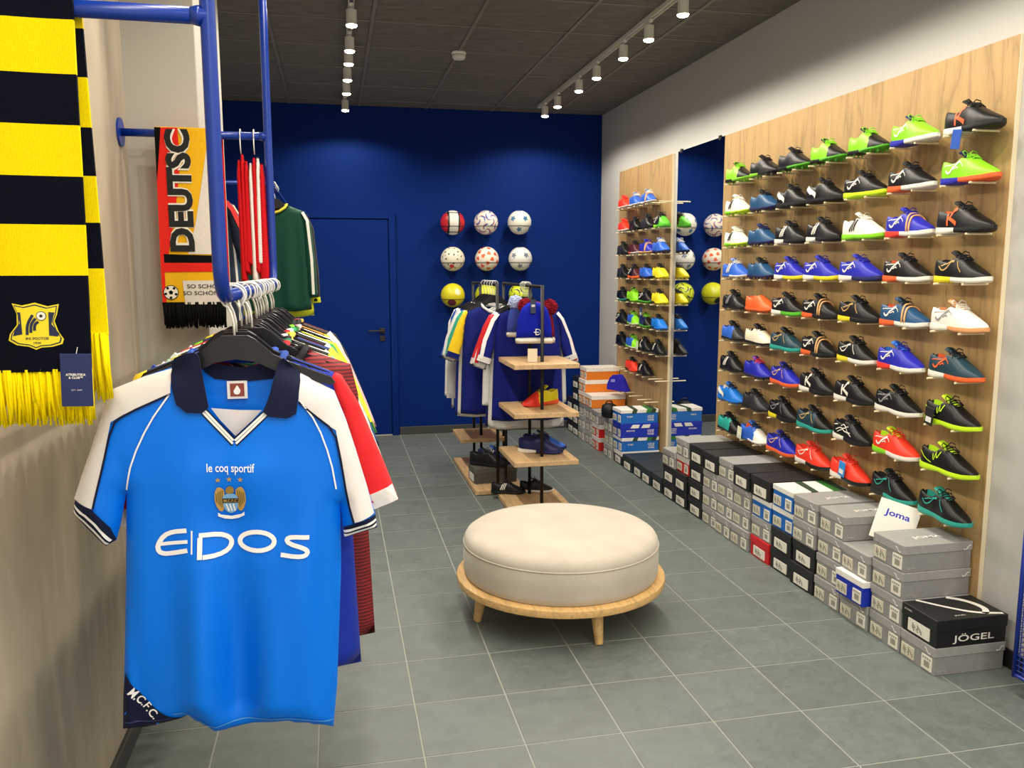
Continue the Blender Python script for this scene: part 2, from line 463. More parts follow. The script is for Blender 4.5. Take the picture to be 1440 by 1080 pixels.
# ------------------------------------------------------------------ football shoes
SL = 0.292
def ip(x, xs_, ys_): return float(np.interp(x, xs_, ys_))
_wu = ([0, .02, .06, .14, .30, .42, .55, .68, .80, .90, .96, 1], [.010, .020, .029, .034, .033, .035, .040, .045, .042, .032, .021, .006])
_hu = ([0, .04, .12, .22, .32, .40, .50, .60, .70, .80, .90, .96, 1], [.094, .099, .096, .086, .087, .105, .103, .090, .073, .058, .045, .036, .024])
_bu = ([0, .1, .35, .6, .85, 1], [.024, .022, .018, .015, .015, .021])
def shoe_pt(u, s):
    """u heel..toe, s 0 (outer side, faces -x) .. 1 (inner side)"""
    w, h, b = ip(u, *_wu), ip(u, *_hu), ip(u, *_bu)
    y = SL * (.5 - u)
    c = min(1, max(0, (.47 - u) / .07)) * min(1, max(0, u / .035))
    sg = -1 if s < .5 else 1
    q = s if s < .5 else 1 - s              # 0 bottom .. .5 top
    a = q * PI
    x0 = w * abs(math.cos(a)) ** .62 * (1 - .10 * math.sin(a)); z0 = b + (h - b) * math.sin(a) ** .72
    if q < .33:
        t = q / .33; x1 = w * (1.02 + .10 * math.sin(t * PI) - .26 * t * t); z1 = b + (h - b) * t ** .86
    else:
        t = (q - .33) / .17; x1 = w * .76 * (1 - .25 * min(1, t * 3)) * (1 - max(0, (t - .3) / .7)); z1 = h - (h - b) * .78 * min(1, t * 1.7) ** .8
    return Vector((sg * (x0 * (1 - c) + x1 * c), y, z0 * (1 - c) + z1 * c))
NU, NS = 30, 24
US = [0, .012, .03, .05] + [.05 + .95 * k / 26 for k in range(1, 24)] + [.925, .955, .98, 1]
US = sorted(set(round(u, 4) for u in US)); NU = len(US) - 1
grid = [[shoe_pt(u, j / NS) for j in range(NS + 1)] for u in US]
up = MB(); li = MB(); toe_u = .60
gv = [tuple(p) for r_ in grid for p in r_]
fu = []; fi = []; fl = []
for i in range(NU):
    for j in range(NS):
        f = (i * (NS + 1) + j, i * (NS + 1) + j + 1, (i + 1) * (NS + 1) + j + 1, (i + 1) * (NS + 1) + j)
        um = (US[i] + US[i + 1]) / 2; sm_ = (j + .5) / NS
        if .03 < um < .455 and .33 < sm_ < .67: fl.append(f)
        else: fu.append(f); fi.append(1 if um > toe_u + .18 * abs(sm_ - .5) else 0)
fu.append(tuple(range(NS + 1))); fi.append(0)
fu.append(tuple(NU * (NS + 1) + j for j in reversed(range(NS + 1)))); fi.append(1)
def sub_mesh(name, V, F, idx=None):
    used = sorted({a for f in F for a in f}); mp = {a: k for k, a in enumerate(used)}
    me = new_mesh(name, [V[a] for a in used], [tuple(mp[a] for a in f) for f in F], True, idx)
    return auto_smooth(me, 55)
upper_me = sub_mesh('upper', gv, fu, fi); lining_me = sub_mesh('lining', gv, fl)
def sole_mesh(name, th=1.0, heel_to=.42, stud=False):
    m = MB(); n = 26; rows = []
    for k in range(n + 1):
        u = k / n; w = ip(u, *_wu) * 1.07 + .0015; b = ip(u, *_bu); y = SL * (.5 - u) * 1.02
        z0 = (.010 if stud else 0) + max(0, (u - .78)) ** 2 * .22 + max(0, (.08 - u)) ** 2 * .6
        if not stud: z0 += .004 * math.exp(-((u - .42) / .1) ** 2)
        zt = b + .006
        rows.append([(-w, y, z0 + .003), (-w * 1.03, y, (z0 + zt) / 2), (-w, y, zt), (w, y, zt), (w * 1.03, y, (z0 + zt) / 2), (w, y, z0 + .003), (w * .9, y, z0), (-w * .9, y, z0)])
    v = [p for r_ in rows for p in r_]; K = 8
    f = []; ix = []
    for k in range(n):
        for a in range(K):
            f.append((k * K + a, (k + 1) * K + a, (k + 1) * K + (a + 1) % K, k * K + (a + 1) % K)); ix.append(0 if (k + .5) / n < heel_to else 1)
    f.append(tuple(reversed(range(K)))); ix.append(0); f.append(tuple(n * K + a for a in range(K))); ix.append(1)
    return auto_smooth(new_mesh(name, v, f, True, ix), 50)
sole_me = {'i': sole_mesh('sole'), 's': sole_mesh('studded_sole', stud=True)}
st = MB()
for u, sx in ((.10, .6), (.10, -.6), (.2, .62), (.2, -.62), (.56, .7), (.56, -.7), (.70, .72), (.70, -.72), (.70, 0), (.85, .6), (.85, -.6)):
    w = ip(u, *_wu); st.tube([(sx * w, SL * (.5 - u), .013 + max(0, (u - .78)) ** 2 * .22), (sx * w, SL * (.5 - u), .0)], [.0065, .0045], 7)
stud_me = st.mesh('studs')
nb = MB()
for k in range(15):
    u = .05 + k * .062; w = ip(u, *_wu)
    for sx in (-.93, .93): nb.tube([(sx * w, SL * (.5 - u), .012 + max(0, (u - .78)) ** 2 * .22), (sx * w, SL * (.5 - u), .0005 + max(0, (u - .78)) ** 2 * .22)], [.005, .0038], 6)
nub_me = nb.mesh('nubs')
# tongue and laces
tg = []; nt = 9
for k in range(nt + 1):
    t = k / nt; u = .60 - .27 * t; z = ip(u, *_hu) + .0015 + .004 * t if u > .47 else ip(u, [.33, .40, .47], [.130, .120, ip(.47, *_hu) + .004])
    for j in range(7):
        q = j / 6 * 2 - 1; tg.append((q * (.017 + .005 * t), SL * (.5 - u), z - .007 * q * q))
tg += [(a, b - .002, c - .005) for a, b, c in tg]
nn = (nt + 1) * 7; tf = []
for k in range(nt):
    for j in range(6):
        a = k * 7 + j; tf.append((a, a + 1, a + 8, a + 7)); tf.append((nn + a, nn + a + 7, nn + a + 8, nn + a + 1))
for k in range(nt): tf.append((k * 7, k * 7 + 7, nn + k * 7 + 7, nn + k * 7)); tf.append((k * 7 + 6, nn + k * 7 + 6, nn + k * 7 + 13, k * 7 + 13))
for j in range(6): tf.append((nt * 7 + j, nt * 7 + j + 1, nn + nt * 7 + j + 1, nn + nt * 7 + j))
tongue_me = new_mesh('tongue', tg, tf, True)
lc = MB()
for k, u in enumerate((.44, .49, .54, .59)):
    pts = [];
    for j in range(7):
        s = .36 + .28 * j / 6; p = shoe_pt(max(u, .475), s); p = p + Vector((0, SL * (max(u, .475) - u) + .010 * (j / 6 - .5) * (1 if k % 2 else -1), .0045)); pts.append(p)
    lc.tube(pts, .0028, 6)
zt = ip(.44, *_hu) + .008
for sx in (-1, 1):
    lc.tube([(0, SL * .06, zt), (sx * .018, SL * .07, zt + .014), (sx * .032, SL * .05, zt + .008), (sx * .030, SL * .02, zt - .004), (sx * .006, SL * .055, zt)], .0022, 6)
    lc.tube([(0, SL * .06, zt), (sx * .020, SL * .0, zt - .002), (sx * .034, -SL * .05, zt - .022)], .002, 6)
laces_me = lc.mesh('laces', True)
def on_shoe(u, s, off):
    e = .006; p = shoe_pt(u, s); a = shoe_pt(u + e, s) - shoe_pt(u - e, s); b = shoe_pt(u, s + e) - shoe_pt(u, s - e)
    n = a.cross(b)
    if n.length < 1e-9: return p
    n.normalize()
    if n.x > 0: n = -n
    return p + n * off
def shoe_logo(name, lines, w):
    m = MB()
    for ln, ww in lines:
        L = [np.array(p) for p in resample(smooth_poly(ln, 1, False), .02, False)]; n = len(L); vs_ = []
        for i in range(n):
            t = L[min(i + 1, n - 1)] - L[max(i - 1, 0)]
            t = np.array((t[0] * SL, t[1] * .15)); t = t / (np.linalg.norm(t) + 1e-9); q = np.array((-t[1] / SL, t[0] / .15)) * ww / 2
            for sg in (1, -1): vs_.append(tuple(on_shoe(float(L[i][0] + sg * q[0]), float(L[i][1] + sg * q[1]), .0016)))
        m.add(vs_, [(2 * i, 2 * i + 1, 2 * i + 3, 2 * i + 2) for i in range(n - 1)])
    return m.mesh(name)
# (u, s) polylines; s grows upward on the side that faces the room
LOGO = {
 'J': shoe_logo('swoosh_logo', [([(.17, .15), (.20, .10), (.25, .12), (.28, .19), (.31, .23), (.40, .235), (.42, .25)], .0065), ([(.13, .22), (.2, .27), (.34, .28), (.44, .22), (.47, .14)], .0022), ([(.30, .17), (.38, .18), (.40, .14)], .003)], 0),
 'K': shoe_logo('letter_logo', [([(.285, .05), (.275, .30)], .0085), ([(.43, .30), (.36, .235), (.30, .185)], .0085), ([(.30, .20), (.37, .13), (.45, .05)], .0085)], 0),
 '3': shoe_logo('stripe_logo', [([(.27 + .055 * k, .08), (.34 + .055 * k, .30)], .008) for k in range(3)], 0),
 'P': shoe_logo('curved_stripe_logo', [([(.10, .26), (.20, .20), (.32, .13), (.36, .06)], .017), ([(.08, .24), (.22, .13)], .010)], 0),
 'V': shoe_logo('line_logo', [([(.30, .26), (.33, .10), (.36, .26)], .0035), ([(.36, .28), (.39, .12), (.44, .27)], .0035), ([(.06, .22), (.16, .12), (.28, .07)], .003)], 0),
 'S': shoe_logo('line_print', [([(.18, .12), (.3, .22), (.4, .14), (.52, .22)], .003), ([(.22, .08), (.36, .17), (.46, .07), (.62, .12)], .003), ([(.30, .26), (.42, .24), (.5, .1), (.66, .07)], .003), ([(.10, .2), (.2, .26)], .003)], 0),
 'G': shoe_logo('swoosh_logo', [([(.16, .2), (.24, .12), (.34, .2), (.44, .27)], .004), ([(.20, .22), (.30, .28), (.44, .24)], .003), ([(.5, .27), (.54, .16), (.62, .09)], .0035)], 0)}
bd = MB(); 
for k in range(2):
    pts = [shoe_pt(.55 + .07 * k + .10 * abs(j / 16 - .5), j / 16) * 1.0 for j in range(17)]
    bd.tube([p + Vector((0, 0, .003)) + Vector((p.x * .06, 0, 0)) for p in pts], .0042, 6)
band_me = bd.mesh('elastic_band', True)
tagc_me = MB().bbox(-.003, 0, -.025, .025, -.075, 0, .001).mesh('hang_tag')
CC = dict(k='0c0c0e', g='86d422', w='e6e2d8', n='1d4a72', b='2227a8', o='e8622c', r='ea3a26', y='e6d622', t='2aa092', d='2a2a2e', l='2f62c8', c='e6dcc2', m='1c3a46', p='d99a66', v='c4ec1c', B='1a72d0', u='4a1c22', e='e0b070', N='1a1f58', G='56b82a', a='8a8a8c', O='c9a25a', i='e23a56')
CN = dict(k='black', g='lime green', w='white', n='petrol blue', b='royal blue', o='orange', r='red', y='yellow', t='teal', d='dark grey', l='blue', c='cream', m='dark teal', p='tan', v='neon yellow', B='bright blue', u='dark red', e='tan', N='navy', G='green', a='grey', O='gold', i='pink')
LN = {'J': 'swoosh', 'K': 'letter K', '3': 'three stripes', 'P': 'curved stripe', 'V': 'line motif', 'S': 'fine line print', 'G': 'thin swoosh', '-': ''}
def smat(c, kind='leather', r=.42): return mat(CC[c], r, kind=kind)
def shoe(spec, loc, label, group=None, rotz=0, extra='', tilt=0):
    """spec: upper toe heel-sole fore-sole lining laces logo logo-colour sole-kind"""
    U, T, HS, FS, LI, LA, LG, LCc, SK = spec[:9]
    t = thing('football_shoe', label, 'shoe', loc, (tilt, 0, rotz), group)
    link('upper', upper_me, [smat(U), smat(T)], t)
    link('lining', lining_me, smat(LI, None, .8), t)
    so = link('sole', sole_me['s' if SK == 's' else 'i'], [mat(CC[HS], .5), mat(CC[FS], .5)], t)
    if SK == 's': link('studs', stud_me, mat(CC[FS if FS != 'k' else 'a'], .4), so)['kind'] = 'stuff'
    if SK == 'n': link('nubs', nub_me, mat(CC[HS], .5), so)['kind'] = 'stuff'
    if LA != '0':
        link('tongue', tongue_me, smat(LI if LI not in 'wo' else U, None, .7), t)
        link('laces', laces_me, mat(CC[LA], .7), t)
    if LG != '-': link('logo', LOGO[LG], mat(CC[LCc], .5), t)
    if 'band' in extra: link('elastic_band', band_me, mat('dba56c', .6), t)
    for q in extra.split():
        if q.startswith('tag'):
            col, yy, zz = {'tagblue': ('1c4fae', .03, .012), 'tagblack': ('1a1a1a', .075, .07), 'tagsky': ('2a8ad8', .0, .10), 'taglight': ('dfe6c8', .10, .08), 'tagnavy': ('274a7a', .0, .17)}[q]
            h = link('hang_tag', tagc_me, mat(col, .5), t, (-.048, yy, zz), (R(8), 0, 0))
            if q != 'tagblue': MB().box(-.0045, -.003, -.016, .016, -.062, -.040).obj('print', mat('dcdcd8', .6), h)
    return t
# near wall: nine rows of seven, first of each row beside the mirror
ROWS = [
 'gkkgkg-ws kkgkkk-ws kkkGkk-ws gkkGkg-ws gkkGkg-ws ggbwNgJwn kkwkokKoi',
 'wwgvww3ks nnNNkk-ws kkkkkkPwi kkkkkkPwi kkvvkkJwn kkowokJwi ggboNgJwn',
 'wwgvww3ks nnNNNN-ws kkwkkk3wi kkwkkk3wi wwggww3ki bbrwbbJwi kkwkokKoi',
 'lllwww3ws nnNNkk-ws bbwybbJwi bbwybbJwi bbwNbbJwi kkowokJwi kkywkkGOn',
 'kkkkkk3as ooooo0-ws kkwGkkJwi kkokkkJwi kkykkkGOi nnowokJwi wwwppwJai',
 'ldkkkk-ws cckkkk-ws mmttkkGOi kkokkkJwi kkywkkGwn bbrwBbJwi mmwookJoi',
 'kkkkkk3ws bbNNbi-ws bboobkGei kkwkkkKwi kkwkkkKwi kkwwkkJai kkvvvkVvi',
 'BBBBwkPws ddkkkk-ws kkykkkGai mkttkkGOi kkwkkkSwi rrgwvrJwi kkvvvkVvi',
 'tkkkkk-ws lwlwok-ws bboobkGei rrwkrrGwi rrwkrr-wi kkktkkGti kktttkGti']
EX = {(0, 6): 'tagblue', (2, 5): 'band', (4, 3): 'band', (4, 5): 'band', (5, 3): 'band', (6, 6): 'tagblack', (8, 4): 'tagsky', (8, 1): 'taglight'}
HY = [4.955, 4.635, 4.32, 4.01, 3.685, 3.365, 3.035]
RN = ['top', 'second', 'third', 'fourth', 'fifth', 'sixth', 'seventh', 'eighth', 'bottom']
CNN = ['first', 'second', 'third', 'fourth', 'fifth', 'sixth', 'seventh']
def describe(sp, ex):
    U, T, HS, FS, LI, LA, LG, LCc, SK = sp
    s = CN[U] + (f' and {CN[T]}' if T != U else '')
    if 'band' in ex: return s + ' shoe with tan band'
    if 'tag' in ex: return s + ' shoe with hang tag'
    if HS not in (U, 'k') and SK != 's': return s + f' shoe with {CN[HS]} heel sole'
    if FS not in (U, 'k') and SK != 's': return s + f' shoe with {CN[FS]} sole'
    if LG in '3KPV': return s + f' shoe with {LN[LG]}'
    return s + ' football boot' if SK == 's' else s + ' football shoe'
SX = PX - .066
for r_, row in enumerate(ROWS):
    z = 2.088 - .1962 * r_
    for c_, sp in enumerate(row.split()):
        ex = EX.get((r_, c_), '')
        yc = HY[c_] - SL / 2 - .004
        rnd = random.uniform(-.05, .05)
        shoe(sp, (SX + random.uniform(-.004, .004), yc, z), f'{describe(sp, ex)}, {RN[r_]} row, {CNN[c_]} along from the mirror', 'shoes on the near plywood wall', rnd, ex)
        for u in (.16, .70): pegs(panel_of(yc), yc + SL * (.5 - u), z)
# narrow panel: eight rows of up to four
ROWS1 = ['rrwwrr-ws llwwlw-ws llwwlw-ws .', 'rrwwrr-ws kkkkkk-as dkkkkk-as kGgGkkJwi', 'dkkkkk-as uuowkk-ws bbeebb-ws llNNlw-ws', 'dkkkkk-as kuookkJwi llNNkk-ws yykykk-ks',
         'kkwtkk-ws ggkgkg-ks kkGGkkJws yykykk-ks', 'kkkkkkJws lggwkg-ks NkGGkg-ws BBNBkk-ws', 'kkkkkk-as lggwkg-ks kkkkkkKws kkkkkk3ws', '. rrkrkk-ks kkkkkk3ws .']
EX1 = {(0, 2): 'band', (2, 2): 'band', (5, 2): 'tagnavy', (6, 2): 'taglight'}
for r_, row in enumerate(ROWS1):
    z = 2.073 - .1962 * r_
    for c_, sp in enumerate(row.split()):
        yc = 6.875 - .278 * c_
        for u in (.2, .72): pegs(p1, yc + .27 * (.5 - u), z)
        if sp == '.': continue
        ex = EX1.get((r_, c_), '')
        o = shoe(sp, (SX, yc, z), f'{describe(sp, ex).replace(" football", "")}, narrow panel {RN[r_]} row, {CNN[c_]} from left', 'shoes on the narrow panel', random.uniform(-.1, .02), ex)
        o.scale = (.95, .93, .95)
for y, z in ((6.95, .50), (6.75, .50), (6.55, .50), (6.35, .50), (6.20, .50), (6.55, .31)): pegs(p1, y, z)

# ------------------------------------------------------------------ shoe boxes along the right wall
BH, BW, BL = .113, .197, .318
BX = 2.205            # plane of the box ends that face the room
_bm = {}
def box_mesh(kind):
    if kind in _bm: return _bm[kind]
    lh = {'low': .028, 'deep': .048}.get(kind, .038)
    b = MB().bbox(.003, BL - .003, -BW / 2 + .003, BW / 2 - .003, 0, BH - .004, .0015).mesh('box_body')
    l = MB().bbox(0, BL, -BW / 2, BW / 2, BH - lh, BH - .001, .0015).mesh('box_lid')
    _bm[kind] = (b, l); return b, l
st1_me = MB().box(-.0008, .003, -.085, -.030, .010, .066).mesh('label')       # sticker nearer the camera
st2_me = MB().box(-.0008, .003, .015, .088, .012, .060).mesh('label')
st3_me = MB().box(-.0008, .003, -.06, .06, .012, .062).mesh('label')
pr1 = MB(); pr1.box(-.0014, 0, -.075, -.045, .022, .046)
for k in range(4): pr1.box(-.0014, 0, -.080 + k * .012, -.073 + k * .012, .052, .060)
pr1_me = pr1.mesh('print')
pr2 = MB()
for k in range(9): pr2.box(-.0014, 0, .021 + k * .007, .0245 + k * .007, .020 + (k * 7 % 3) * .008, .034 + (k * 5 % 4) * .006)
pr2_me = pr2.mesh('print')
sw = MB(); sw.add(*ribbon([(-.078, .083), (-.070, .079), (-.062, .083), (-.056, .094), (-.044, .097)], .005, lambda P: np.full(len(P), -.0010), .004, sm=1))
sw_me = new_mesh('swoosh_mark', [(y, x, z) for x, y, z in sw.v], [tuple(reversed(f)) for f in sw.f])
bandl_me = MB().box(-.0012, BL + .001, -BW / 2 - .001, BW / 2 + .001, BH - .038, BH - .0005).mesh('white_band')
KIND = {  # body, lid, words
 'j': ('8f8f8e', '9c9c9a', 'grey'), 'g': ('7d7d7c', '8a8a88', 'dark grey'), 'k': ('19191b', '1f1f21', 'black'), 'd': ('1a2226', '202a30', 'blue-black'),
 'b': ('1367c0', 'e9e7e2', 'blue box with white lid,'), 'B': ('0f2cae', 'e9e7e2', 'dark blue box with white lid,'), 'r': ('c4161f', 'cc1a22', 'red'), 'o': ('e07a18', 'ece5da', 'orange box with white lid,'),
 'n': ('d01c22', 'dad6d0', 'red and white'), 'w': ('1d1d1f', 'e9e6dc', 'black box with white lid,'), 'J': ('141415', '18181a', 'black'), 'I': ('0f2cae', '0f2cae', 'dark blue'), 'a': ('c9c6be', 'd4d1c8', 'pale grey')}
def shoe_box(k, y, z, label, dx=0., dz=0, sy=1., rot=0):
    t = thing('shoe_box', label, 'shoe box', (BX + dx, y, z), (0, 0, rot), 'shoe boxes stacked along the right wall')
    bc, lcx, _ = KIND[k]
    b, l = box_mesh('low' if k in 'bB' else ('deep' if k == 'J' else 'mid'))
    link('box_body', b, mat(bc, .55, kind='card'), t)
    ld = link('box_lid', l, mat(lcx, .5, kind='card'), t)
    if k in 'jgab' or k in 'BIon':
        a = link('label', st1_me, M_label, t); link('print', pr1_me, mat('96938a', .6), a)
        a = link('label', st2_me, mat('cfcbb8', .6, kind='card'), t); link('print', pr2_me, mat('6e6b62', .6), a)
    else:
        a = link('label', st3_me, M_label, t); link('print', pr2_me, mat('7a776e', .6), a, (-.0006, -.04, 0))
    if k in 'jg': link('swoosh_mark', sw_me, M_white, ld)
    t.scale = (1, sy, 1)
    return t
STACKS = [(2.685, 'jJ'), (2.885, 'jjjj'), (3.088, 'jBj'), (3.29, 'jjjj'), (3.50, 'kkjj'), (3.71, 'kkbb'), (3.925, 'rjbk'), (4.14, 'jjjk'), (4.34, 'jjjj'), (4.53, 'jjjk'), (4.745, 'kkkk'), (4.96, 'kknj'), (5.16, 'kkj'),
          (5.37, 'd'), (5.58, 'd'), (5.775, 'd'), (5.98, 'd'), (6.225, 'wbIb'), (6.45, 'jjj'), (6.79, 'nnj'), (7.01, 'jjjo'), (7.21, 'jjjooo'), (7.405, 'kkkkk'), (7.60, 'kkk')]
rr = random.Random(3)
LV = ['on the floor', 'second from the floor', 'third from the floor', 'fourth from the floor', 'fifth from the floor', 'sixth from the floor']
for s_, (y, col) in enumerate(STACKS):
    for lv, k in enumerate(col):
        dx = rr.uniform(-.012, .006); rot = rr.uniform(-.025, .025)
        if k == 'B': dx = -.03
        if s_ < 2: dx = .004; rot = .0
        if k == 'o': dx = .008 if lv == 5 else -.004
        dyy = rr.uniform(-.004, .004)
        w = KIND[k][2]; w = w if 'box' in w else w + ' shoe box,'
        sb = shoe_box(k, y + dyy, lv * BH, f'{w} stack {ORD[s_ + 1]} from the near end, {LV[lv]}', dx, rot=rot)
        nr = -BW / 2 - .0012      # the long side that faces the camera
        if (s_, lv) == (0, 1):
            t = sb.children[1]
            text_obj('lettering', 'JÖGEL', (.075, -BW / 2 + .0015, .012), (1, 0, 0), (0, 0, 1), .185, .040, M_white, sb, .012)
            cr = MB(); f0 = lambda P: np.full(len(P), 0.)
            for ln, ww in (([(.06, .098), (.12, .02), (.20, -.06), (.305, -.085)], .016), ([(.20, .098), (.255, .05), (.275, -.03), (.235, -.075)], .024)):
                v, f = ribbon(ln, ww, f0, .01, sm=2); cr.add([(a, c, BH - .0003) for a, b_, c in v], [tuple(reversed(q)) for q in f])
            cr.obj('curved_print', M_white, t)
            text_obj('small_lettering', 'JOGEL', (.10, -.075, BH - .0006), (1, 0, 0), (0, 1, 0), .05, .010, M_white, t)
            text_obj('small_lettering', 'JOGEL', (-.0004, .085, .088), (0, -1, 0), (0, 0, 1), .045, .009, M_white, t)
        if k == 'j' and (s_, lv) in ((0, 0), (1, 2), (1, 3), (3, 3)):
            m_ = [(nr, y_, z_) for y_, x_, z_ in []]
            v, f = ribbon([(.275, .083), (.283, .079), (.291, .083), (.297, .094), (.309, .097)], .005, lambda P: np.full(len(P), nr), .004, sm=1)
            link('swoosh_mark', new_mesh('swoosh_mark', v, f), M_white, sb.children[1])
            text_obj('small_lettering', 'JOMA', (.02, -BW / 2 + .002, .012), (1, 0, 0), (0, 0, 1), .035, .008, mat('c8c8c4', .5), sb, .01)
        if lv == len(col) - 1 and s_ in (1, 3, 4):
            text_obj('lid_lettering', 'JOMA', (.10, -.03, BH - .0006), (1, 0, 0), (0, 1, 0), .14, .032, M_white, sb.children[1], .03)
        if k in 'bBI' and s_ in (5, 17):
            body = sb.children[0]; ld = sb.children[1]
            if s_ == 17:
                text_obj('lettering', 'INDOOR' if k == 'I' else 'TURF', (.05, -BW / 2 + .002, .050), (1, 0, 0), (0, 0, 1), .07 if k == 'I' else .05, .012, M_white, body, .02)
                for q, tx in enumerate(('LIGUE', 'YOUR', 'GAME')):
                    text_obj('lettering', tx, (.225, -BW / 2 + .002, .052 - q * .016), (1, 0, 0), (0, 0, 1), .055, .012, M_white, body, .02)
                if k == 'I':
                    for x0 in (.10, .19): MB().prism([(x0 - .02, BH - .036), (x0 + .05, BH - .036), (x0 + .06, BH - .008), (x0, BH - .008)], nr, nr + .001).obj('white_patch', M_white, ld)
            if k == 'b':
                for x0, c_ in ((.09, '2e4a34'), (.21, '2f7a34'), (.25, '26402c')):
                    g_ = MB(); g_.prism([(x0, BH - .029), (x0 + .04, BH - .029), (x0 + .05, BH - .0005), (x0 + .012, BH - .0005)], nr, nr + .001)
                    g_.add([(x0 + .012, nr, BH - .0004), (x0 + .05, nr, BH - .0004), (x0 + .075, BW / 2, BH - .0004), (x0 + .03, BW / 2, BH - .0004)], [(0, 1, 2, 3)])
                    g_.obj('green_patch', mat(c_, .5), ld)
# white card leaning against the plywood
cd = thing('sign_card', 'white card with blue lettering leaning on the grey shoe boxes', 'sign', (2.36, 3.085, 3 * BH + .022), (R(0), R(0), R(0)))
cd.rotation_euler = Matrix(((.80, -.15, .58), (-.42, -.82, .37), (.42, -.54, .73))).transposed().to_euler() if False else (R(-15), R(14), R(-38))
MB().bbox(-.085, .085, -.0015, .0015, 0, .18, .0008).obj('card', mat('f1efe8', .6), cd)
text_obj('lettering', 'Joma', (-.054, -.0015, .105), (1, 0, 0), (0, 0, 1), .105, .036, mat('2a2fc0', .5), cd, .02)
# odds and ends by the far stacks
cp = thing('cap_display', 'blue folded cap propped on the pegs above orange boxes', 'cap', (2.425, 6.86, .503), (0, 0, R(-65)))
d0 = MB(); pr = [(-.105, 0), (-.100, .05), (-.07, .105), (-.03, .135), (.02, .14), (.06, .105), (.10, .04), (.125, 0)]
d0.prism(pr, -.035, .035); auto_smooth(d0.mesh('x')); d0.obj('crown', mat('2a22a8', .6, kind='cloth'), cp)
MB().prism([(-.05, .07), (.0, .075), (.0, .10), (-.05, .095)], -.0375, -.035).obj('print', mat('8a8ad8', .6), cp)
bg = thing('black_pouch', 'small black pouch on the grey boxes beside the blue boxes', 'pouch', (2.21, 6.46, 3 * BH + .001))
pm = MB().lathe([(.05, 0), (.062, .01), (.064, .06), (.058, .10), (.03, .115)], 20); pm.obj('pouch_body', mat('131316', .5, kind='leather'), bg, True)
MB().tube([(-.03, 0, .11), (-.02, 0, .135), (.02, 0, .135), (.03, 0, .11)], .006, 8).obj('handle', M_black, bg, True)

# ------------------------------------------------------------------ round bench
pf = thing('round_pouf', 'large round cream suede pouf on a pale wooden base with tapered legs', 'pouf', (.98, 3.52, 0))
M_oakp = mat('d6ae72', .45, kind='oak')
auto_smooth(MB().lathe([(.30, .150), (.462, .150), (.474, .155), (.477, .170), (.474, .184), (.466, .188), (.30, .188)], 96).obj('base_ring', M_oakp, pf).data)
for a in (-81.5, 188.5, 98.5, 8.5):
    ca, sa = math.cos(R(a)), math.sin(R(a))
    auto_smooth(MB().tube([(ca * .405, sa * .405, 0), (ca * .403, sa * .403, .004), (ca * .375, sa * .375, .155)], [.0155, .0175, .029], 20).obj('leg', M_oakp, pf).data)
M_su = mat('bfb7a8', .85, kind='suede')
c = MB(); prof = [(.30, .189), (.432, .189), (.438, .194), (.444, .22), (.445, .27), (.4435, .328), (.441, .333)]
auto_smooth(c.lathe(prof, 96).obj('cushion_side', M_su, pf).data, 60)
top = [(.4415, .333), (.442, .338), (.440, .352), (.430, .370), (.41, .384), (.38, .392), (.30, .398), (.15, .401), (.02, .402)]
MB().lathe(top, 96).obj('cushion_top', M_su, pf, True)
MB().tube([(.4425 * math.cos(q), .4425 * math.sin(q), .334) for q in np.linspace(0, 2 * PI, 97)], .0035, 8, cap=False).obj('piping', M_su, pf, True)

# ------------------------------------------------------------------ blue hanging rack on the left
RX, RY0, RY1, RZ, RR = -.213, 1.68, 3.12, 1.50, .0140
def arc(p, c, q, n=8):
    """quarter bend p -> q around corner c"""
    p, c, q = Vector(p), Vector(c), Vector(q); return [p * (1 - t) ** 2 + c * 2 * t * (1 - t) + q * t * t for t in [k / n for k in range(n + 1)]]
rk = thing('hanging_rack', 'blue tubular clothes rack hung from the ceiling beside the concrete wall', 'clothes rack', (RX, RY0, 0))
L = lambda x, y, z: (x - RX, y - RY0, z)
pts = [L(RX, RY0, H - .002), L(RX, RY0, 2.4), L(RX, RY0, RZ + .09)] + arc(L(RX, RY0, RZ + .08), L(RX, RY0, RZ), L(RX, RY0 + .08, RZ))[1:]
MB().tube(pts, RR, 20, cap=True).obj('post', M_bluemetal, rk, True)
pts = arc(L(RX, RY1 - .08, RZ), L(RX, RY1, RZ), L(RX, RY1, RZ + .08)) + [L(RX, RY1, 2.3), L(RX, RY1, H - .002)]
MB().tube(pts, RR, 20).obj('post', M_bluemetal, rk, True)
MB().tube([L(RX, RY0 + .078, RZ), L(RX, 2.4, RZ), L(RX, RY1 - .078, RZ)], RR, 20).obj('hanging_rail', M_bluemetal, rk, True)
for yy, zz, r_ in ((RY0, 2.015, RR * 1.08), (RY1, 2.02, RR * .95)):
    MB().tube([L(XL + .001, yy, zz), L(-.45, yy, zz), L(RX, yy, zz)], r_, 18).obj('cross_bar', M_bluemetal, rk, True)
    MB().tube([L(RX - .03, yy, zz), L(RX - .018, yy, zz), L(RX - .012, yy, zz)], [r_, r_ * 1.18, r_ * 1.25], 18).obj('weld_collar', M_bluemetal, rk, True)
    MB().tube([L(XL + .0005, yy, zz), L(XL + .007, yy, zz)], .048, 28).obj('wall_flange', M_bluemetal, rk)
for yy in (RY0, RY1): MB().lathe([(.05, H - .0015), (.05, H - .008), (.02, H - .010)], 28).obj('ceiling_flange', M_bluemetal, rk, loc=(0, yy - RY0, 0))

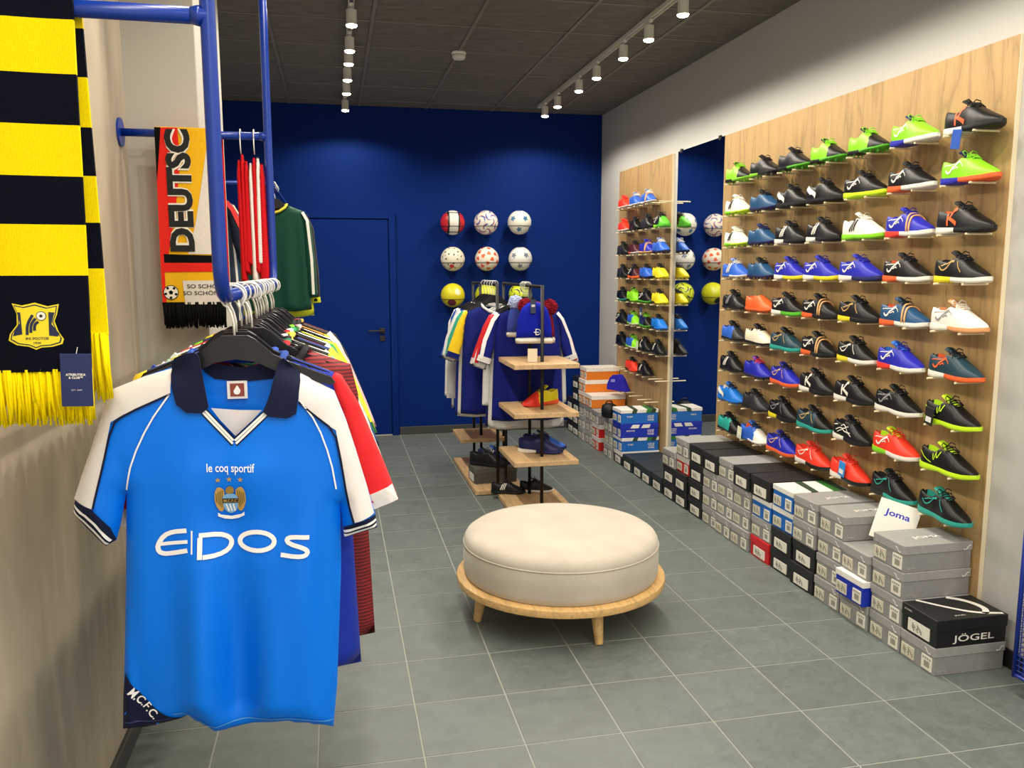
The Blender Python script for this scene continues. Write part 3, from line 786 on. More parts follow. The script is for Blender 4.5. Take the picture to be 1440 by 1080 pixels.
# ------------------------------------------------------------------ low display racks in the middle
M_oak = mat('c8a67a', .5, kind='oak')
def board(x0, x1, y0, y1, z, t, th=.03):
    n = 3; w = (y1 - y0)
    b = MB().bbox(x0, x1, y0, y1, z - th, z, .002).obj('shelf', M_oak, t); return b
f1 = thing('display_rack', 'front oak and black steel display rack with three shelves, behind the pouf', 'display rack', (1.27, 5.15, 0))
F = lambda o: [setattr(c, 'location', (-1.27, -5.15, 0)) for c in o]
q = [board(1.06, 1.475, 4.88, 5.38, .98, f1), board(1.06, 1.475, 4.88, 5.38, .675, f1), board(1.06, 1.475, 4.88, 5.38, .37, f1)]
bs = MB().bbox(1.06, 1.475, 4.88, 5.45, .004, .034, .002).obj('base_board', M_oak, f1); q.append(bs)
for yy in (5.02, 5.36): q.append(MB().tube([(1.27, yy, .03), (1.27, yy, 1.46)], .011, 12).obj('upright', M_blackmetal, f1, True))
q.append(MB().tube([(1.27, 5.02, 1.45), (1.27, 5.7, 1.452), (1.27, 6.24, 1.455)], .011, 12).obj('hanging_rail', M_blackmetal, f1, True))
q.append(MB().tube([(1.27, 6.24, .034), (1.27, 6.24, 1.455)], .011, 12).obj('upright', M_blackmetal, f1, True))
q.append(MB().bbox(1.20, 1.34, 6.15, 6.33, .004, .034, .002).obj('foot_board', M_oak, f1)); F(q)
f2 = thing('display_rack', 'rear oak and black steel display rack with a long base board', 'display rack', (1.10, 6.0, 0))
q = [board(.917, 1.28, 6.17, 6.60, .545, f2), board(.917, 1.28, 6.17, 6.60, .265, f2), MB().bbox(.917, 1.28, 5.50, 6.56, .004, .034, .002).obj('base_board', M_oak, f2)]
for xx, yy, z1 in ((1.10, 6.64, 1.46), (1.10, 6.30, 1.46), (1.10, 5.62, 1.46), (1.155, 5.60, .9)): q.append(MB().tube([(xx, yy, .03 if yy < 6.57 else .004), (xx, yy, z1)], .011, 12).obj('upright', M_blackmetal, f2, True))
q.append(MB().tube([(1.10, 5.62, 1.455), (1.10, 6.1, 1.455), (1.10, 6.64, 1.455)], .011, 12).obj('hanging_rail', M_blackmetal, f2, True))
q.append(MB().tube([(1.10, 5.62, .9), (1.155, 5.60, .9)], .009, 10).obj('brace', M_blackmetal, f2, True))
for c in q: c.location = (-1.10, -6.0, 0)
# shoes shown on those racks
shoe('yrorykPki', (1.305, 5.20, .6755), 'yellow and red shoe on the middle shelf of the front display rack', 'shoes on the display racks', R(-62))
shoe('NNwNNk-wi', (1.29, 5.13, .3705), 'navy shoe with white heel sole on the lowest shelf of front rack', 'shoes on the display racks', R(65))
shoe('NlNNNN-wi', (1.345, 5.245, .3705), 'navy and blue shoe beside the navy one on the lowest shelf', 'shoes on the display racks', R(65))
shoe('kkkkkk3wi', (1.13, 5.40, .0345), 'black shoe lying on the base board of the front rack', 'shoes on the display racks', R(75)).scale = (.8, .8, .8)
shoe('kkwwkk-wi', (1.33, 5.40, .0345), 'black and white shoe at the back of the front base board', 'shoes on the display racks', R(80)).scale = (.8, .8, .8)
sb = thing('shoe_box', 'dark olive shoe box on the rear rack base board', 'shoe box', (1.10, 5.79, .0345), (0, 0, R(4)))
b_, l_ = box_mesh('mid')
link('box_body', b_, mat('4a4a44', .6, kind='card'), sb, (-.165, 0, 0)); link('box_lid', l_, mat('55554c', .6, kind='card'), sb, (-.165, 0, 0))
a_ = link('label', st3_me, M_label, sb, (-.165, 0, 0))
shoe('kkkkkk-ai', (1.06, 5.77, .0345 + BH), 'black shoe on the olive shoe box of the rear rack', 'shoes on the display racks', R(55))
shoe('NkNNlN3wi', (1.14, 5.86, .0345 + BH), 'navy and blue striped shoe on the olive shoe box', 'shoes on the display racks', R(62))

# ------------------------------------------------------------------ hangers and shirts
hk = MB(); hp = [(0, 0, -.085), (0, 0, -.052)] + [(.0235 * math.sin(a), 0, .0 - .0235 * math.cos(a)) for a in np.linspace(R(-25), R(-320), 15)]
hk.tube([(0, 0, -.085), (0, 0, -.055), (-.004, 0, -.035)] + hp[2:], .0024, 8)
hook_me = hk.mesh('hook', True)
hb = MB(); hpoly = [(-.026, -.078), (.026, -.078), (.040, -.086), (.075, -.118), (.10, -.131), (.19, -.168), (.198, -.180), (.185, -.184), (.075, -.150), (.04, -.132), (0, -.126), (-.04, -.132), (-.075, -.150), (-.185, -.184), (-.198, -.180), (-.19, -.168), (-.10, -.131), (-.075, -.118), (-.040, -.086)]
hb.prism(hpoly, -.008, .008)
hanger_me = hb.mesh('hanger_body')
M_hang = mat('08080a', .35)
def hanger(x, y, z, label, group, hookmat=None, body=None, scl=1.0):
    t = thing('clothes_hanger', label, 'hanger', (x, y, z), (0, 0, 0), group)
    link('hook', hook_me, hookmat or mat('d9d8d2', .3, .3), t); link('hanger_body', hanger_me, body or M_hang, t)
    return t
def pillow(poly, t0, r, sp, folds=0.0, seed=0, z0=-.2, z1=-.7):
    P, F = cdt(poly, sp); B = resample(poly, sp)
    d = dist_seg(P, poly)
    q = np.clip(d / r, 0, 1); T = t0 * np.sqrt(1 - (1 - q) ** 2)
    rg = np.random.default_rng(seed); ph = rg.uniform(0, 6, 3)
    g = np.clip((z0 - P[:, 1]) / (z0 - z1), 0, 1)
    w = folds * q * (.25 + g) * (np.sin(P[:, 0] * 34 + ph[0] + P[:, 1] * 1.5) + .6 * np.sin(P[:, 0] * 61 + ph[1]))
    edge = d < 1e-6; n = len(P)
    front = np.column_stack([P[:, 0], -T + w, P[:, 1]]); back = np.column_stack([P[:, 0], T + w * .6, P[:, 1]])
    mp = np.arange(n) + n; mp[edge] = np.arange(n)[edge]
    a = P[list(F[0])]; ccw = (a[1][0] - a[0][0]) * (a[2][1] - a[0][1]) - (a[1][1] - a[0][1]) * (a[2][0] - a[0][0]) > 0
    if not ccw: F = [tuple(reversed(f)) for f in F]
    Fb = [tuple(int(mp[i]) for i in reversed(f)) for f in F]
    V = np.vstack([front, back]); faces = list(F) + Fb
    used = sorted({i for f in faces for i in f}); m2 = {k: i for i, k in enumerate(used)}
    return [tuple(V[k]) for k in used], [tuple(m2[i] for i in f) for f in faces]
def pmesh(name, *a, **k):
    v, f = pillow(*a, **k); return new_mesh(name, v, f, True)
BODY = [(-.085, -.122), (-.12, -.137), (-.185, -.162), (-.2, -.23), (-.205, -.33), (-.215, -.53), (-.225, -.81), (-.12, -.822), (0, -.816), (.12, -.824), (.225, -.81), (.215, -.53), (.205, -.33), (.2, -.23), (.185, -.162), (.12, -.137), (.085, -.122), (.065, -.155), (0, -.18), (-.065, -.155)]
SLV = [(.165, -.154), (.20, -.168), (.235, -.23), (.285, -.36), (.315, -.445), (.235, -.475), (.205, -.36), (.19, -.25)]
LSLV = [(.165, -.154), (.20, -.168), (.238, -.25), (.262, -.53), (.268, -.73), (.205, -.735), (.19, -.48), (.185, -.25)]
mirror_ = lambda p: [(-x, z) for x, z in reversed(p)]
body_mes = [pmesh('shirt_body', BODY, .021, .05, .022, .006, k) for k in range(3)]
slv_me = {('s', 1): pmesh('sleeve', SLV, .019, .03, .018, .003), ('s', -1): pmesh('sleeve', mirror_(SLV), .019, .03, .018, .003, 4), ('l', 1): pmesh('sleeve', LSLV, .019, .03, .018, .003), ('l', -1): pmesh('sleeve', mirror_(LSLV), .019, .03, .018, .003, 5)}
cl = MB(); cl.tube([(-.087, 0, -.122), (-.076, -.018, -.142), (-.04, -.026, -.168), (0, -.028, -.180), (.04, -.026, -.168), (.076, -.018, -.142), (.087, 0, -.122), (.062, .02, -.128), (0, .024, -.134), (-.062, .02, -.128), (-.087, 0, -.122)], .0085, 8)
collar_me = cl.mesh('collar', True)
def wrap_strip(name, line, w, outline, t0=.019, r=.03):
    """band that wraps front and back of a sleeve, one closed piece"""
    L_ = [np.array(p) for p in resample(line, .018, False)]; n = len(L_); l = []; rr_ = []
    for i in range(n):
        t = L_[min(i + 1, n - 1)] - L_[max(i - 1, 0)]; t = t / np.linalg.norm(t); q = np.array((-t[1], t[0])) * w / 2; l.append(L_[i] + q); rr_.append(L_[i] - q)
    P = np.array(l + rr_); ins = inside(P, outline); d = np.where(ins, dist_seg(P, outline), 0); q = np.clip(d / r, 0, 1); T = t0 * np.sqrt(1 - (1 - q) ** 2) + .0055
    v = [(p[0], -t, p[1]) for p, t in zip(P, T)] + [(p[0], t, p[1]) for p, t in zip(P, T)]; m = 2 * n; f = []
    for i in range(n - 1):
        f += [(i, i + 1, n + i + 1, n + i), (m + i, m + n + i, m + n + i + 1, m + i + 1), (i, m + i, m + i + 1, i + 1), (n + i, n + i + 1, m + n + i + 1, m + n + i)]
    f += [(0, n, m + n, m), (n - 1, m + n - 1, m + 2 * n - 1, 2 * n - 1)]
    me = new_mesh(name, v, f); bm = bmesh.new(); bm.from_mesh(me); bmesh.ops.recalc_face_normals(bm, faces=bm.faces[:]); bm.to_mesh(me); bm.free(); return me
stripe_mes = {}; cuff_mes = {}
for sg in (1, -1):
    mr = (lambda p: p) if sg > 0 else (lambda p: [(-x, z) for x, z in p])
    stripe_mes['s', sg] = wrap_strip('sleeve_stripe', mr([(.183, -.165), (.215, -.205), (.265, -.325), (.290, -.43)]), .02, mr(SLV)); stripe_mes['l', sg] = wrap_strip('sleeve_stripe', mr([(.185, -.17), (.215, -.225), (.236, -.48), (.240, -.71)]), .018, mr(LSLV))
    cuff_mes['s', sg] = wrap_strip('cuff', mr([(.307, -.425), (.231, -.452)]), .035, mr(SLV)); cuff_mes['l', sg] = wrap_strip('cuff', mr([(.268, -.71), (.204, -.715)]), .035, mr(LSLV))
def shirt(x, y, z, spec, label, group, hlabel=None, hgroup=None, rz=0., scl=1.0, dx=0., ssc=1):
    """spec: body sleeves collar stripe cuff kind material-kind"""
    bc, sc_, cc, stc, cfc, kd, mk = spec
    t = thing('football_shirt', label, 'shirt', (x + dx, y, z), (0, 0, rz), group)
    cm_ = lambda h: mat(h, .7, kind=mk if h == bc else 'cloth')
    bo = link('shirt_body', random.choice(body_mes), cm_(bc), t)
    for sg in (1, -1):
        s_ = link('sleeve', slv_me[(kd, sg)], mat(sc_, .7, kind=mk if sc_ == bc else 'cloth'), t)
        if stc: link('sleeve_stripe', stripe_mes[kd, sg], mat(stc, .7, kind='cloth'), s_)
        if cfc: link('cuff', cuff_mes[kd, sg], mat(cfc, .7, kind='cloth'), s_)
        if ssc != 1: s_.scale = (ssc, 1, 1)
    link('collar', collar_me, mat(cc, .7, kind='cloth'), t)
    t.scale = (scl, 1, scl)
    if hlabel: hanger(x + dx * .5, y, z, hlabel, hgroup)
    return t
RACK = [  # body sleeve collar stripe cuff kind mat, words
 ('18309e', 'd8242a', '2a4a9a', None, 'ece8e2', 's', 'cloth', 'royal blue shirt with red sleeves and white cuffs'), ('1c2c58', 'e8c31a', '2a52b0', None, None, 's', 'cloth', 'navy shirt with yellow sleeves'),
 ('8c1420', '8c1420', '1c1c20', None, None, 's', 'stripe_h', 'maroon shirt with fine black hoops'), ('ece9e4', 'ece9e4', '1a1a1c', '2240a0', 'c22a2a', 's', 'cloth', 'white shirt with blue piping'),
 ('c8242a', 'c8242a', 'c8242a', 'ece8e2', None, 's', 'cloth', 'red shirt with white sleeve stripe'), ('e6e8e0', 'dfe6da', '2f7a5a', '9ac0ac', None, 's', 'cloth', 'white shirt with pale green trim'),
 ('17171a', 'e6cf20', '17171a', None, '17171a', 's', 'cloth', 'black shirt with yellow sleeves'), ('ebe8e4', 'ebe8e4', 'ebe8e4', 'cfe0d8', None, 's', 'cloth', 'plain white shirt'),
 ('1b3a7a', '1b3a7a', 'e6d24a', 'e6d24a', None, 's', 'cloth', 'navy shirt with yellow stripes'), ('b8202a', 'b8202a', 'b8202a', None, 'ece8e2', 's', 'cloth', 'dark red shirt'),
 ('17171a', '17171a', 'e8e4de', 'e8e4de', None, 's', 'cloth', 'black shirt with white sleeve stripe'), ('dcebe0', '2c9a58', '2c9a58', None, None, 's', 'cloth', 'pale shirt with green sleeves'),
 ('e8dc22', 'e8dc22', '1c6c30', None, '1c6c30', 's', 'cloth', 'yellow shirt with green collar'), ('1c2c58', '7fd02a', '7fd02a', None, None, 's', 'cloth', 'navy shirt with lime sleeves'),
 ('eceae6', 'd8b2b8', 'd8b2b8', None, None, 's', 'cloth', 'white shirt with pink sleeves'), ('17171a', '17171a', '17171a', None, None, 's', 'cloth', 'plain black shirt'),
 ('e08a2a', 'e0d028', '1d1d20', None, None, 's', 'cloth', 'orange shirt with yellow sleeves'), ('2a2a2e', '3a3a40', '2a2a2e', 'e0e0dc', None, 's', 'cloth', 'charcoal shirt'),
 ('c23a3a', 'e8e4de', 'c23a3a', None, None, 's', 'cloth', 'red shirt with white sleeves'), ('1a1a1e', '1a1a1e', 'c8a03a', None, None, 's', 'cloth', 'black shirt with gold collar')]
HZ = RZ
for k, sp in enumerate(RACK):
    y = 1.835 + k * .0635
    shirt(RX, y, HZ, sp[:7], f'{sp[7]}, {ORD[k + 1]} behind the sky blue jersey', 'shirts packed on the blue rack', f'black hanger {ORD[k + 1]} behind the sky blue jersey', 'hangers on the blue rack',
          rz=random.uniform(-.03, .03), scl={0: 1.04, 2: 1.03}.get(k, 1 + random.uniform(-.03, .05)), dx={2: .055, 0: .015}.get(k, random.uniform(-.01, .012)), ssc={2: .82}.get(k, 1))

# ---- the sky blue jersey at the front
JY = 1.757
hanger(RX + .012, JY, HZ - .002, 'front black hanger holding the sky blue jersey', 'hangers on the blue rack')
OUT = [(-0.313, 1.362), (-0.375, 1.342), (-0.436, 1.318), (-0.458, 1.269), (-0.49, 1.183), (-0.519, 1.097), (-0.524, 1.07), (-0.496, 1.033), (-0.468, 0.997), (-0.449, 1.007), (-0.439, 1.04), (-0.424, 1.106), (-0.428, 1.046), (-0.435, 0.941), (-0.444, 0.819), (-0.454, 0.694), (-0.461, 0.597), (-0.416, 0.596), (-0.366, 0.603), (-0.333, 0.612), (-0.305, 0.592), (-0.281, 0.57), (-0.245, 0.572), (-0.193, 0.579), (-0.133, 0.575), (-0.073, 0.561), (-0.03, 0.548), (-0.019, 0.647), (-0.011, 0.779), (-0.003, 0.908), (0.0, 0.977), (-.002, 1.03), (.003, 1.0), (0.076, 1.0), (0.073, 1.028), (0.056, 1.095), (0.035, 1.174), (0.017, 1.237), (-0.006, 1.301), (-0.049, 1.327), (-0.098, 1.358)]
OUT = [p for p in OUT if p not in ((0.0, 0.977), (-.002, 1.03), (.003, 1.0))]
iR = OUT.index((0.076, 1.0)); OUT[iR:iR] = [(.0, 1.06), (.004, .982)]
OUTL = np.array(OUT)
sstep = lambda a, b, x: np.clip((x - a) / (b - a), 0, 1) ** 2 * (3 - 2 * np.clip((x - a) / (b - a), 0, 1))
def jy(P, sgn=-1):
    P = np.asarray(P, float); d = dist_seg(P, OUTL, closed=False)
    q = np.clip(d / .055, 0, 1); T = .034 * np.sqrt(1 - (1 - q) ** 2)
    x, z = P[:, 0], P[:, 1]
    g = sstep(1.28, .62, z); xc = x + .02 * (1.3 - z)
    fold = .021 * g * np.sin((xc + .46) * 34 - .9) + .009 * g * np.sin(xc * 58 + z * 2) + .0035 * np.sin(xc * 40 - z * 12) * sstep(1.3, 1.1, z)
    drape = .008 * np.exp(-((x + .21) / .10) ** 2) * np.sin(z * 26) * sstep(.9, 1.05, z) * sstep(1.24, 1.14, z)
    crease = .010 * np.exp(-((x + .425) / .012) ** 2) * sstep(1.22, 1.10, z) + .010 * np.exp(-((x + .000) / .012) ** 2) * sstep(1.22, 1.10, z)
    return JY + sgn * T + q * (fold + drape) + crease * q * (-sgn) * (sgn < 0)
off = lambda o: (lambda P: jy(P) - o)
je = thing('football_shirt', 'sky blue jersey with navy collar and white sleeves at the front of the blue rack', 'shirt', (0, 0, 0))
M_sky = mat('0074ea', .40, kind='satin'); M_navy = mat('0b1333', .7, kind='cloth'); M_wht = mat('dcd8d6', .5, kind='satin'); M_txt = mat('f0f0ee', .6)
FR = OUT + [(-.130, 1.30), (-.155, 1.262), (-.207, 1.212), (-.253, 1.272), (-.275, 1.32)]
BK = OUT + [(-.14, 1.335), (-.20, 1.325), (-.265, 1.34)]
def put(name, poly, m, fn, sp=.012, flip=False, par=None):
    v, f = sheet(poly, fn, sp, flip); return link(name, new_mesh(name, v, f, True), m, par or je)
fp = put('front_panel', FR, M_sky, off(0), .011)
put('back_panel', BK, M_sky, lambda P: jy(P, 1), .016, True)
WL = [(-0.320, 1.358), (-0.375, 1.342), (-0.436, 1.318), (-0.458, 1.269), (-0.49, 1.183), (-0.519, 1.101), (-0.48, 1.085), (-0.474, 1.109), (-0.458, 1.167), (-0.437, 1.256), (-0.412, 1.271), (-0.323, 1.31)]
WR = [(-0.073, 1.341), (-0.049, 1.327), (-0.006, 1.301), (0.017, 1.237), (0.035, 1.174), (0.056, 1.095), (0.07, 1.034), (0.028, 1.021), (0.017, 1.066), (0.005, 1.16), (-0.005, 1.222), (-0.051, 1.257), (-0.078, 1.285)]
for pw in (WL, WR):
    put('sleeve_panel', pw, M_wht, off(.0042), .008)
    c0 = np.mean(pw, 0)
    put('sleeve_panel', [tuple(c0 + (np.array(p) - c0) * 1.0) for p in pw], M_wht, lambda P: jy(P, 1) + .0045, .010, True)
def rib(name, line, w, m, o=.0055, sm=1, closed=False, sp=.006, par=None):
    v, f = ribbon(line, w, off(o), sp, closed, sm); return link(name, new_mesh(name, v, f, True), m, par or je)
rib('navy_piping', [(-0.323, 1.309), (-0.412, 1.27), (-0.435, 1.25), (-0.456, 1.167), (-0.472, 1.109), (-0.478, 1.085)], .0042, M_navy)
rib('navy_piping', [(-0.078, 1.285), (-0.051, 1.259), (-0.008, 1.222), (0.003, 1.16), (0.015, 1.066), (0.026, 1.021)], .0042, M_navy)
rib('white_piping', [(-0.325, 1.308), (-0.366, 1.252), (-0.402, 1.179), (-0.418, 1.116)], .0032, M_txt)
rib('white_piping', [(-0.075, 1.288), (-0.042, 1.239), (-0.017, 1.161), (-0.008, 1.096)], .0032, M_txt)
put('cuff', [(-0.518, 1.100), (-0.48, 1.085), (-0.452, 1.041), (-0.446, 1.012), (-0.466, 0.999), (-0.494, 1.035), (-0.522, 1.071)], M_navy, off(.0052), .008)
put('cuff', [(0.004, 1.008), (0.031, 1.021), (0.073, 1.031), (0.075, 1.001), (0.006, 0.983)], M_navy, off(.0052), .008)
for a, b in (((-.521, 1.080), (-.460, 1.004)), ((-.5215, 1.072), (-.4665, 0.9985))): pass
for t_ in (.38, .72):
    A = [np.array((-.518, 1.100)), np.array((-.480, 1.085)), np.array((-.447, 1.020))]; B = [np.array((-.522, 1.071)), np.array((-.494, 1.035)), np.array((-.466, .999))]
    rib('cuff_stripe', [tuple(A[i] * (1 - t_) + B[i] * t_) for i in range(3)], .0055, M_txt, .0068)
    A = [np.array((.004, 1.008)), np.array((.034, 1.022)), np.array((.073, 1.031))]; B = [np.array((.006, .983)), np.array((.036, .991)), np.array((.075, 1.001))]
    rib('cuff_stripe', [tuple(A[i] * (1 - t_) + B[i] * t_) for i in range(3)], .0055, M_txt, .0068)
# neck: collar flaps, inner band, inset and trim
def flap(poly):
    def fn(o): return lambda P: jy(P) - o - .006
    v, f = sheet(smooth_poly(poly, 1), fn(.003), .010); v2 = v.copy(); v2[:, 1] += .004
    m = MB(); m.add(v, f); m.add(v2, [tuple(reversed(q)) for q in f]); b = resample(smooth_poly(poly, 1), .010); n = len(b)
    m.add([(p[0], float(fn(.003)(np.array([p]))[0]), p[1]) for p in b] + [(p[0], float(fn(-.001)(np.array([p]))[0]), p[1]) for p in b], [(i, i + n, (i + 1) % n + n, (i + 1) % n) for i in range(n)])
    return m.obj('collar_flap', M_navy, je, True)
flap([(-0.319, 1.376), (-0.296, 1.388), (-0.266, 1.392), (-0.262, 1.357), (-0.257, 1.317), (-0.250, 1.268), (-0.309, 1.272), (-0.322, 1.337)])
flap([(-0.109, 1.380), (-0.091, 1.362), (-0.071, 1.341), (-0.078, 1.293), (-0.085, 1.250), (-0.153, 1.259), (-0.136, 1.295), (-0.125, 1.335)])
put('inner_collar', [(-.29, 1.385), (-.265, 1.345), (-.247, 1.330), (-.191, 1.322), (-.131, 1.327), (-.105, 1.370), (-.13, 1.365), (-.19, 1.352), (-.25, 1.362)], M_navy, lambda P: np.full(len(P), JY + .020), .012)
put('inner_back', [(-.275, 1.35), (-.20, 1.335), (-.12, 1.345), (-.14, 1.25), (-.207, 1.19), (-.265, 1.25)], M_sky, lambda P: np.full(len(P), JY + .024), .012)
MB().box(-.222, -.182, JY + .014, JY + .016, 1.288, 1.325).obj('neck_label', mat('e6e4e0', .6), je)
MB().box(-.216, -.188, JY + .0128, JY + .014, 1.293, 1.320).obj('label_print', mat('8a3a30', .6), je)
rooster = smooth_poly([(-.207, 1.297), (-.199, 1.297), (-.195, 1.304), (-.198, 1.310), (-.202, 1.317), (-.206, 1.310), (-.210, 1.304)], 1)
MB().prism(rooster, JY + .0122, JY + .0128).obj('label_emblem', M_txt, je)
put('neck_inset', [(-.252, 1.274), (-.20, 1.268), (-.153, 1.266), (-.170, 1.248), (-.207, 1.214), (-.235, 1.248)], M_wht, lambda P: np.full(len(P), JY - .010), .012)
for k, m_ in enumerate((M_navy, M_txt, M_navy, M_txt, M_navy)):
    d_ = .003 + k * .0042
    rib('neck_trim', [(-.256 - d_ * .75, 1.276 - d_ * .1), (-.207 - d_ * .2, 1.212 - d_ * .75 + .003)], .0045, m_, .0022 + .0004 * (k % 2), 0)
    rib('neck_trim', [(-.150 + d_ * .75, 1.266 - d_ * .1), (-.207 + d_ * .2, 1.212 - d_ * .75 + .003)], .0045, m_, .0024 + .0004 * (k % 2), 0)
# hem seam, corner patch and lettering
rib('hem_seam', [(-0.355, 0.632), (-0.333, 0.634), (-0.305, 0.615), (-0.281, 0.594), (-0.245, 0.596), (-0.193, 0.603), (-0.133, 0.598), (-0.073, 0.584), (-0.03, 0.572)], .003, mat('4a98e2', .6), .0018)
NV = [(-0.446, 0.728), (-0.431, 0.695), (-0.399, 0.653), (-0.365, 0.627), (-0.333, 0.612), (-0.366, 0.603), (-0.416, 0.596), (-0.461, 0.597), (-0.456, 0.663)]
nv = put('corner_patch', NV, M_navy, off(.002), .010)
rib('patch_seam', [(-.458, .620), (-.41, .618), (-.36, .622)], .002, mat('2a3a6a', .6), .003)
P2, F2 = text2d('M.C.F.C.', .015, sub=.05); u_ = np.array((.049, -.061)); ul = np.linalg.norm(u_); u_ /= ul; n_ = np.array((-u_[1], u_[0]))
Q = np.array((-.4445, .683)) + P2[:, :1] * .078 * u_ + P2[:, 1:] / P2[:, 1].max() * .019 * n_
link('lettering', new_mesh('lettering', np.column_stack([Q[:, 0], jy(Q) - .0035, Q[:, 1]]), F2), M_txt, nv)
P2, F2 = text2d('le coq sportif', .012, sub=.04); hh = P2[:, 1].max()
Q = np.column_stack([-.262 + P2[:, 0] * .093, 1.1425 - P2[:, 0] * .004 + P2[:, 1] / hh * .0235])
link('brand_lettering', new_mesh('brand_lettering', np.column_stack([Q[:, 0], jy(Q) - .0028, Q[:, 1]]), F2), M_txt, je)
SG = [([(-0.307, 1.029), (-0.333, 1.028), (-0.351, 1.021), (-0.364, 1.002), (-0.363, 0.988), (-0.353, 0.982), (-0.335, 0.983), (-0.307, 0.988)], .0095, 1), ([(-0.359, 1.003), (-0.306, 1.006)], .0075, 0), ([(-0.297, 1.028), (-0.299, 0.98)], .003, 0),
      ([(-0.284, 0.968), (-0.282, 1.012)], .0095, 0), ([(-0.284, 1.017), (-0.247, 1.015), (-0.227, 1.007), (-0.221, 0.995), (-0.229, 0.98), (-0.249, 0.972), (-0.278, 0.972)], .0095, 1),
      ([(-0.066, 0.999), (-0.101, 1.002), (-0.113, 0.997), (-0.108, 0.988), (-0.079, 0.978), (-0.069, 0.969), (-0.075, 0.96), (-0.095, 0.96), (-0.125, 0.965)], .0095, 1)]
for ln, w_, s_ in SG: rib('sponsor_letter', ln, w_, M_txt, .003, s_, sp=.004)
rib('sponsor_letter', [(-.1715 + .0345 * math.cos(a), .995 + .0195 * math.sin(a) - .055 * .0345 * math.cos(a)) for a in np.linspace(0, 2 * PI, 25)[:-1]], .0095, M_txt, .003, 0, True, .004)
# crest
M_gold = mat('b9964a', .5); cx, cz = -.220, 1.086
def cr(pts, m, o, sc=1.0, sm=1): put('crest_piece', [(cx + x * sc, cz + z * sc) for x, z in (smooth_poly(pts, sm) if sm else pts)], m, off(o), .008)
for sg in (-1, 1):
    cr([(sg * .010, .020), (sg * .016, .027), (sg * .024, .030), (sg * .030, .018), (sg * .031, .0), (sg * .027, -.016), (sg * .020, -.026), (sg * .013, -.020)], M_gold, .0030)
    for k in range(4): rib('crest_feather', [(cx + sg * (.015 + k * .004), cz + .022 - k * .002), (cx + sg * (.018 + k * .003), cz - .016 + k * .004)], .0012, mat('4a3a1a', .6), .0038, 0)
    for k in (0,): cr([(sg * .022 + .006 * math.sin(a) * (1 if i % 2 == 0 else .42), .044 + .006 * math.cos(a) * (1 if i % 2 == 0 else .42)) for i, a in enumerate(np.linspace(0, 2 * PI, 11)[:-1])], M_gold, .0032, 1, 0)
cr([(.006 * math.sin(a) * (1 if i % 2 == 0 else .42), .045 + .006 * math.cos(a) * (1 if i % 2 == 0 else .42)) for i, a in enumerate(np.linspace(0, 2 * PI, 11)[:-1])], M_gold, .0032, 1, 0)
cr([(-.009, .024), (0, .032), (.009, .026), (.007, .014), (-.008, .014)], mat('9a7c38', .5), .0034)
cr([(-.015, .014), (.015, .014), (.015, -.012), (.010, -.024), (0, -.030), (-.010, -.024), (-.015, -.012)], mat('7ab0e0', .5), .0042)
cr([(-.015, .004), (.015, .004), (.015, -.006), (-.015, -.006)], mat('1a1a22', .5), .0050, 1, 0)
P2, F2 = text2d('M.C.F.C', .02); Q = np.column_stack([cx - .013 + P2[:, 0] * .026, cz - .0045 + P2[:, 1] / P2[:, 1].max() * .007])
link('crest_lettering', new_mesh('crest_lettering', np.column_stack([Q[:, 0], jy(Q) - .0056, Q[:, 1]]), F2), M_gold, je)
for k in range(3): rib('crest_stripe', [(cx - .009 + k * .007, cz - .008), (cx - .004 + k * .006, cz - .024)], .003, M_txt, .0050, 0)
cr([(-.026, -.026), (-.020, -.031), (0, -.035), (.020, -.031), (.026, -.026), (.026, -.034), (.014, -.040), (0, -.042), (-.014, -.040), (-.026, -.034)], M_txt, .0046, 1, 0)

# ------------------------------------------------------------------ shirts on the display racks
for y, sp in ((5.42, (('0b1a78', '0b1a78', 'e6e4e2', 'e6e4e2', 'e6e4e2', 's', 'cloth'), 'royal blue shirt with white collar, frontmost on the front display rack', 1.12)),
              (5.466, (('e2dfdc', 'e2dfdc', '1a2a8a', 'cc1f28', None, 's', 'cloth'), 'white shirt with red sleeve stripes behind the royal blue one', 1.2)), (5.511, (('e2dfdc', 'e6e4e0', '101a60', None, None, 'l', 'cloth'), 'white long sleeved shirt on the front display rack', 1.12)),
              (5.556, (('101a60', 'c8202a', 'e2dfdc', None, 'e2dfdc', 's', 'cloth'), 'navy shirt with red sleeves third behind the royal blue one', 1.2))):
    shirt(1.27, y, 1.452, sp[0], sp[1], 'shirts on the display racks', 'steel hooked hanger of the ' + sp[1].split(',')[0], 'hangers on the display racks', 0, sp[2])
for y, sp in ((5.70, (('0c1c70', 'e8c420', 'e6e4e2', None, '0c1c70', 's', 'cloth'), 'dark blue shirt with yellow sleeves on the rear rack', 1.12)), (5.79, (('e6e2d8', 'e6e2d8', '3aa08a', '3aa08a', None, 's', 'cloth'), 'cream shirt with teal sleeve stripes on the rear display rack', 1.16)),
              (5.89, (('0f2488', '1a4aa8', 'e6e4e2', 'e6e4e2', None, 's', 'cloth'), 'blue shirt with white sleeve stripes on the rear display rack', 1.18)), (6.00, (('12308e', 'b8b6b2', 'e6e4e2', None, 'c8c4c0', 'l', 'cloth'), 'blue hooded top with grey sleeves on the rear rack', 1.15)),
              (6.12, (('e8e6e2', 'e8e6e2', 'e8e6e2', '1a56b0', None, 'l', 'cloth'), 'white top with blue sleeve stripes at the rear rack end', 1.15))):
    shirt(1.10, y, 1.457, sp[0], sp[1], 'shirts on the display racks', 'steel hooked hanger of the ' + sp[1].split(' on ')[0], 'hangers on the display racks', 0, sp[2])

